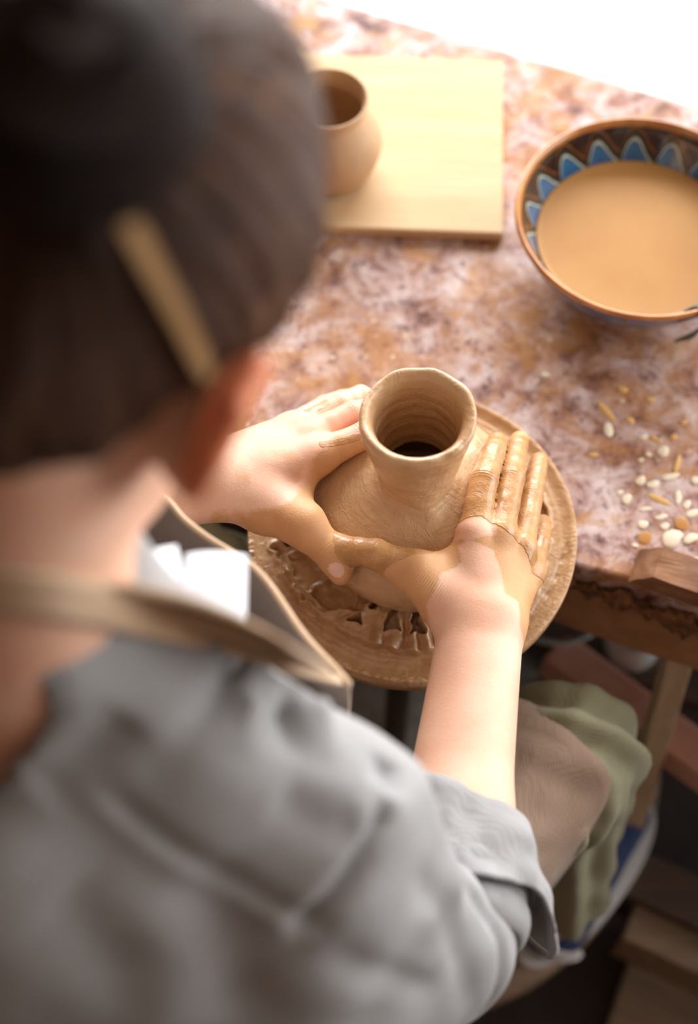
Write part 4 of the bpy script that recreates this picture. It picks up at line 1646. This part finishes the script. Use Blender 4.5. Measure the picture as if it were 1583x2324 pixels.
# strip of greenish rag hung over the bowl's rim
M['rag'] = cloth_mat('grey_green_rag', srgb(112, 116, 100), srgb(146, 146, 126), 500)
c = np.array(bowl.location)
an = math.radians(-60)
rv = V(math.cos(an), math.sin(an), 0); tv_ = V(-math.sin(an), math.cos(an), 0)
prof = smooth_path([(.104, .068), (.112, .080), (.118, .0935), (.1245, .1), (.131, .096), (.1325, .08), (.124, .055), (.112, .03)], 30)
nr = Noise(26, 8, 81)
g = np.empty((30, 18, 3))
for i, (r_, z_) in enumerate(prof):
    for j, w in enumerate(np.linspace(-.02, .02, 18)):
        p = c + rv * r_ + tv_ * w * (1 + .3 * i / 30) + V(0, 0, z_)
        g[i, j] = p + rv * .002 * nr(p)
v, f = sheet(g, .003)
rg = mesh_obj('rag', v, f, M['rag'])
tag(rg, 'greenish rag hanging over the rim of the glazed bowl', 'rag')


# crumbs and drops scattered on the table
def lump_mesh(name, seed, flat=.35, mat=None, sub=2, amp=.28):
    bm = bmesh.new()
    bmesh.ops.create_icosphere(bm, subdivisions=sub, radius=1)
    nz = Noise(.35, 8, seed)
    for vv in bm.verts:
        p = np.array(vv.co)
        k = 1 + amp * nz(p)
        vv.co = Vector((p[0] * k, p[1] * k, (max(p[2], -.6) + .6) * flat))
    me = bpy.data.meshes.new(name)
    bm.to_mesh(me); bm.free()
    me.polygons.foreach_set('use_smooth', np.full(len(me.polygons), True))
    me.materials.append(mat)
    return me


def cpx(x, y):
    return 1180 + x / 3.141, 780 + y / 3.141


pale = [lump_mesh('clay_flake', 90 + i, .3, M['flake'], 2, .42) for i in range(4)]
och = [lump_mesh('clay_flake', 95 + i, .3, M['flake_y'], 2, .42) for i in range(3)]
FL = [  # x, y in the crop, long, wide, turn, kind
    (620, 622, 5.2, 3.2, 80, 0), (760, 1105, 5, 3.6, 70, 0), (1020, 766, 4.6, 4.2, 30, 0), (880, 665, 3.4, 2.4, 0, 0), (968, 684, 4.6, 2.4, -35, 1),
    (915, 792, 2.6, 2.4, 0, 0), (860, 972, 4.2, 3.2, 40, 0), (950, 1002, 4.6, 3.8, 10, 0), (1062, 1392, 6.4, 6.0, 20, 0), (1225, 1388, 7.0, 4.0, 35, 0),
    (880, 1292, 3.6, 3.2, 0, 0), (1122, 1090, 5.4, 3.0, 75, 0), (990, 1112, 7.6, 2.2, -25, 1), (1116, 850, 7.4, 2.4, 68, 1), (1080, 948, 6.4, 2.6, 12, 0),
    (612, 488, 8.6, 2.6, -52, 1), (524, 792, 3.2, 2.2, 0, 1), (182, 226, 3.6, 2.6, 10, 0), (726, 326, 3.4, 2.6, 0, 1), (1250, 1545, 4.2, 3.4, 0, 0),
    (1215, 1210, 4.4, 2.4, 15, 0), (1250, 972, 4.0, 3.4, 60, 0), (1035, 1302, 3.2, 2.6, 20, 0), (860, 830, 2.2, 2.0, 0, 0), (705, 1058, 2.2, 1.8, 0, 0),
    (1130, 1365, 4.4, 2.8, -30, 0), (1090, 660, 3.0, 2.6, 0, 1), (925, 398, 3.2, 2.0, 0, 1), (1170, 560, 3.0, 1.8, 20, 1), (900, 1180, 5.0, 1.8, 12, 0), (780, 548, 3.0, 2.6, 0, 1),
    (1010, 1235, 4.4, 2.4, 10, 0), (1180, 1150, 3.2, 2.2, 40, 0), (820, 1440, 2.4, 1.8, 0, 0)]
for i, (x, y, a_, b_, tu, kd) in enumerate(FL):
    p = atz(*cpx(x, y), TZ)
    o = bpy.data.objects.new('clay_flake', (och if kd else pale)[i % (3 if kd else 4)])
    COL.objects.link(o)
    o.location = (p[0], p[1], TZ)
    o.scale = (a_ * .0014, b_ * .0013, min(a_, b_) * .0009)
    o.rotation_euler.z = math.radians(tu)
    own = {0: 'pale oval crumb at the end of the longest ochre shaving', 1: 'white squarish crumb lying alone between the wheel and the slip drops',
           8: 'largest pale crumb, right beside the round slip drops', 9: 'long pale crumb behind the curled clay offcut', 15: 'longest ochre shaving, nearest the fingertips of the right hand',
           17: 'lone pale crumb on the tabletop between vase and bowl', 13: 'long ochre shaving standing out above the pale crumbs at the right', 10: 'pale round crumb just behind the round slip drop'}.get(i)
    if own: tag(o, own, 'clay flake', 'clay flakes on the table')
    elif kd: tag(o, 'small ochre clay shaving lying on the stained tabletop', 'clay flake', 'ochre shavings on the table')
    else: tag(o, 'small pale dried clay crumb lying on the stained tabletop', 'clay flake', 'pale crumbs on the table')
drop = lump_mesh('slip_drop', 120, .12, M['puddle'], 3, .08)
for i, (x, y, r_) in enumerate(((888, 1385, 6.6), (1150, 1282, 7.0))):
    p = atz(*cpx(x, y), TZ)
    o = bpy.data.objects.new('slip_drop', drop)
    COL.objects.link(o)
    o.location = (p[0], p[1], TZ); o.scale = (r_ * .001, r_ * .001 * 1.05, .006); o.rotation_euler.z = i * 1.3
    tag(o, ('round ochre slip drop in front of the clay slab at the table edge', 'larger ochre slip drop among the pale crumbs at the right')[i], 'slip drop')

# offcuts of clay on the table's front edge
def chunk(name, s0, s1, t0, t1, z0, hgt, mat, seed, top=None):
    bm = bmesh.new()
    bmesh.ops.create_cube(bm, size=1)
    bmesh.ops.subdivide_edges(bm, edges=bm.edges[:], cuts=7, use_grid_fill=True)
    nz = Noise(20, 10, seed); nz2 = Noise(60, 10, seed + 1)
    for vv in bm.verts:
        x, y, z = [c_ + .5 for c_ in vv.co]
        hh = hgt * (top(x) if top else 1)
        p = tp(s0 + (s1 - s0) * (x + (.1 * (z - .5) if top is None else 0)), t0 + (t1 - t0) * y, z0 + hh * z)
        vv.co = Vector(p + V(nz(p), nz(p + 3), nz(p + 6)) * .0012 * (z > .05) + V(nz2(p), nz2(p + 1), nz2(p + 2)) * .0005 * (z > .05))
    return bm_obj(name, bm, mat, smooth=False)


o = chunk('clay_slab', .058, .25, .004, .04, TZ + .0008, .024, M['lump'], 130)
tag(o, 'dark brown slab offcut of clay lying along the table edge', 'clay slab')
o = chunk('clay_curl', .112, .2, .044, .075, TZ + .0008, .034, M['pot_clay'], 134, top=lambda x: .25 + .75 * math.sin(PI * min(1, x * .9 + .1)) ** .7)
tag(o, 'curled tan clay offcut behind the dark clay slab', 'clay offcut')

# ================================================================== under the table
pc = tp(-.02, .114, .323)
bk = empty('metal_pan', tuple(pc))
tag(bk, 'grey metal pan on the lower shelf beside the wheel head', 'pan')
v, f = lathe([(0, .004), (.03, .004), (.033, 0), (.036, .004), (.046, .04), (.066, .078), (.069, .08), (.066, .083), (.062, .078), (.042, .042), (.032, .01), (0, .009)], 64, tuple(pc))
mesh_obj('pan_body', v, f, M['galv'], bk)
v, f = tube([(pc[0] + .066 * math.cos(a), pc[1] + .035 * math.sin(a), pc[2] + .08 + .04 * math.sin(a)) for a in np.linspace(0, PI, 30)], .003, 8)
mesh_obj('handle', v, f, M['steel'], bk)
p = tp(.085, .113, .323)
jar = empty('grey_jar', tuple(p))
tag(jar, 'small pale grey jar on the lower shelf right of the metal pan', 'jar')
jp = smooth_path([(0.001, 0), (.026, 0), (.032, .012), (.033, .03), (.028, .042), (.024, .046), (.0255, .052), (.0225, .052), (.021, .046), (.001, .043)], 40)
v, f = lathe(jp, 40, tuple(p))
mesh_obj('jar_body', v, f, M['galv'], jar)
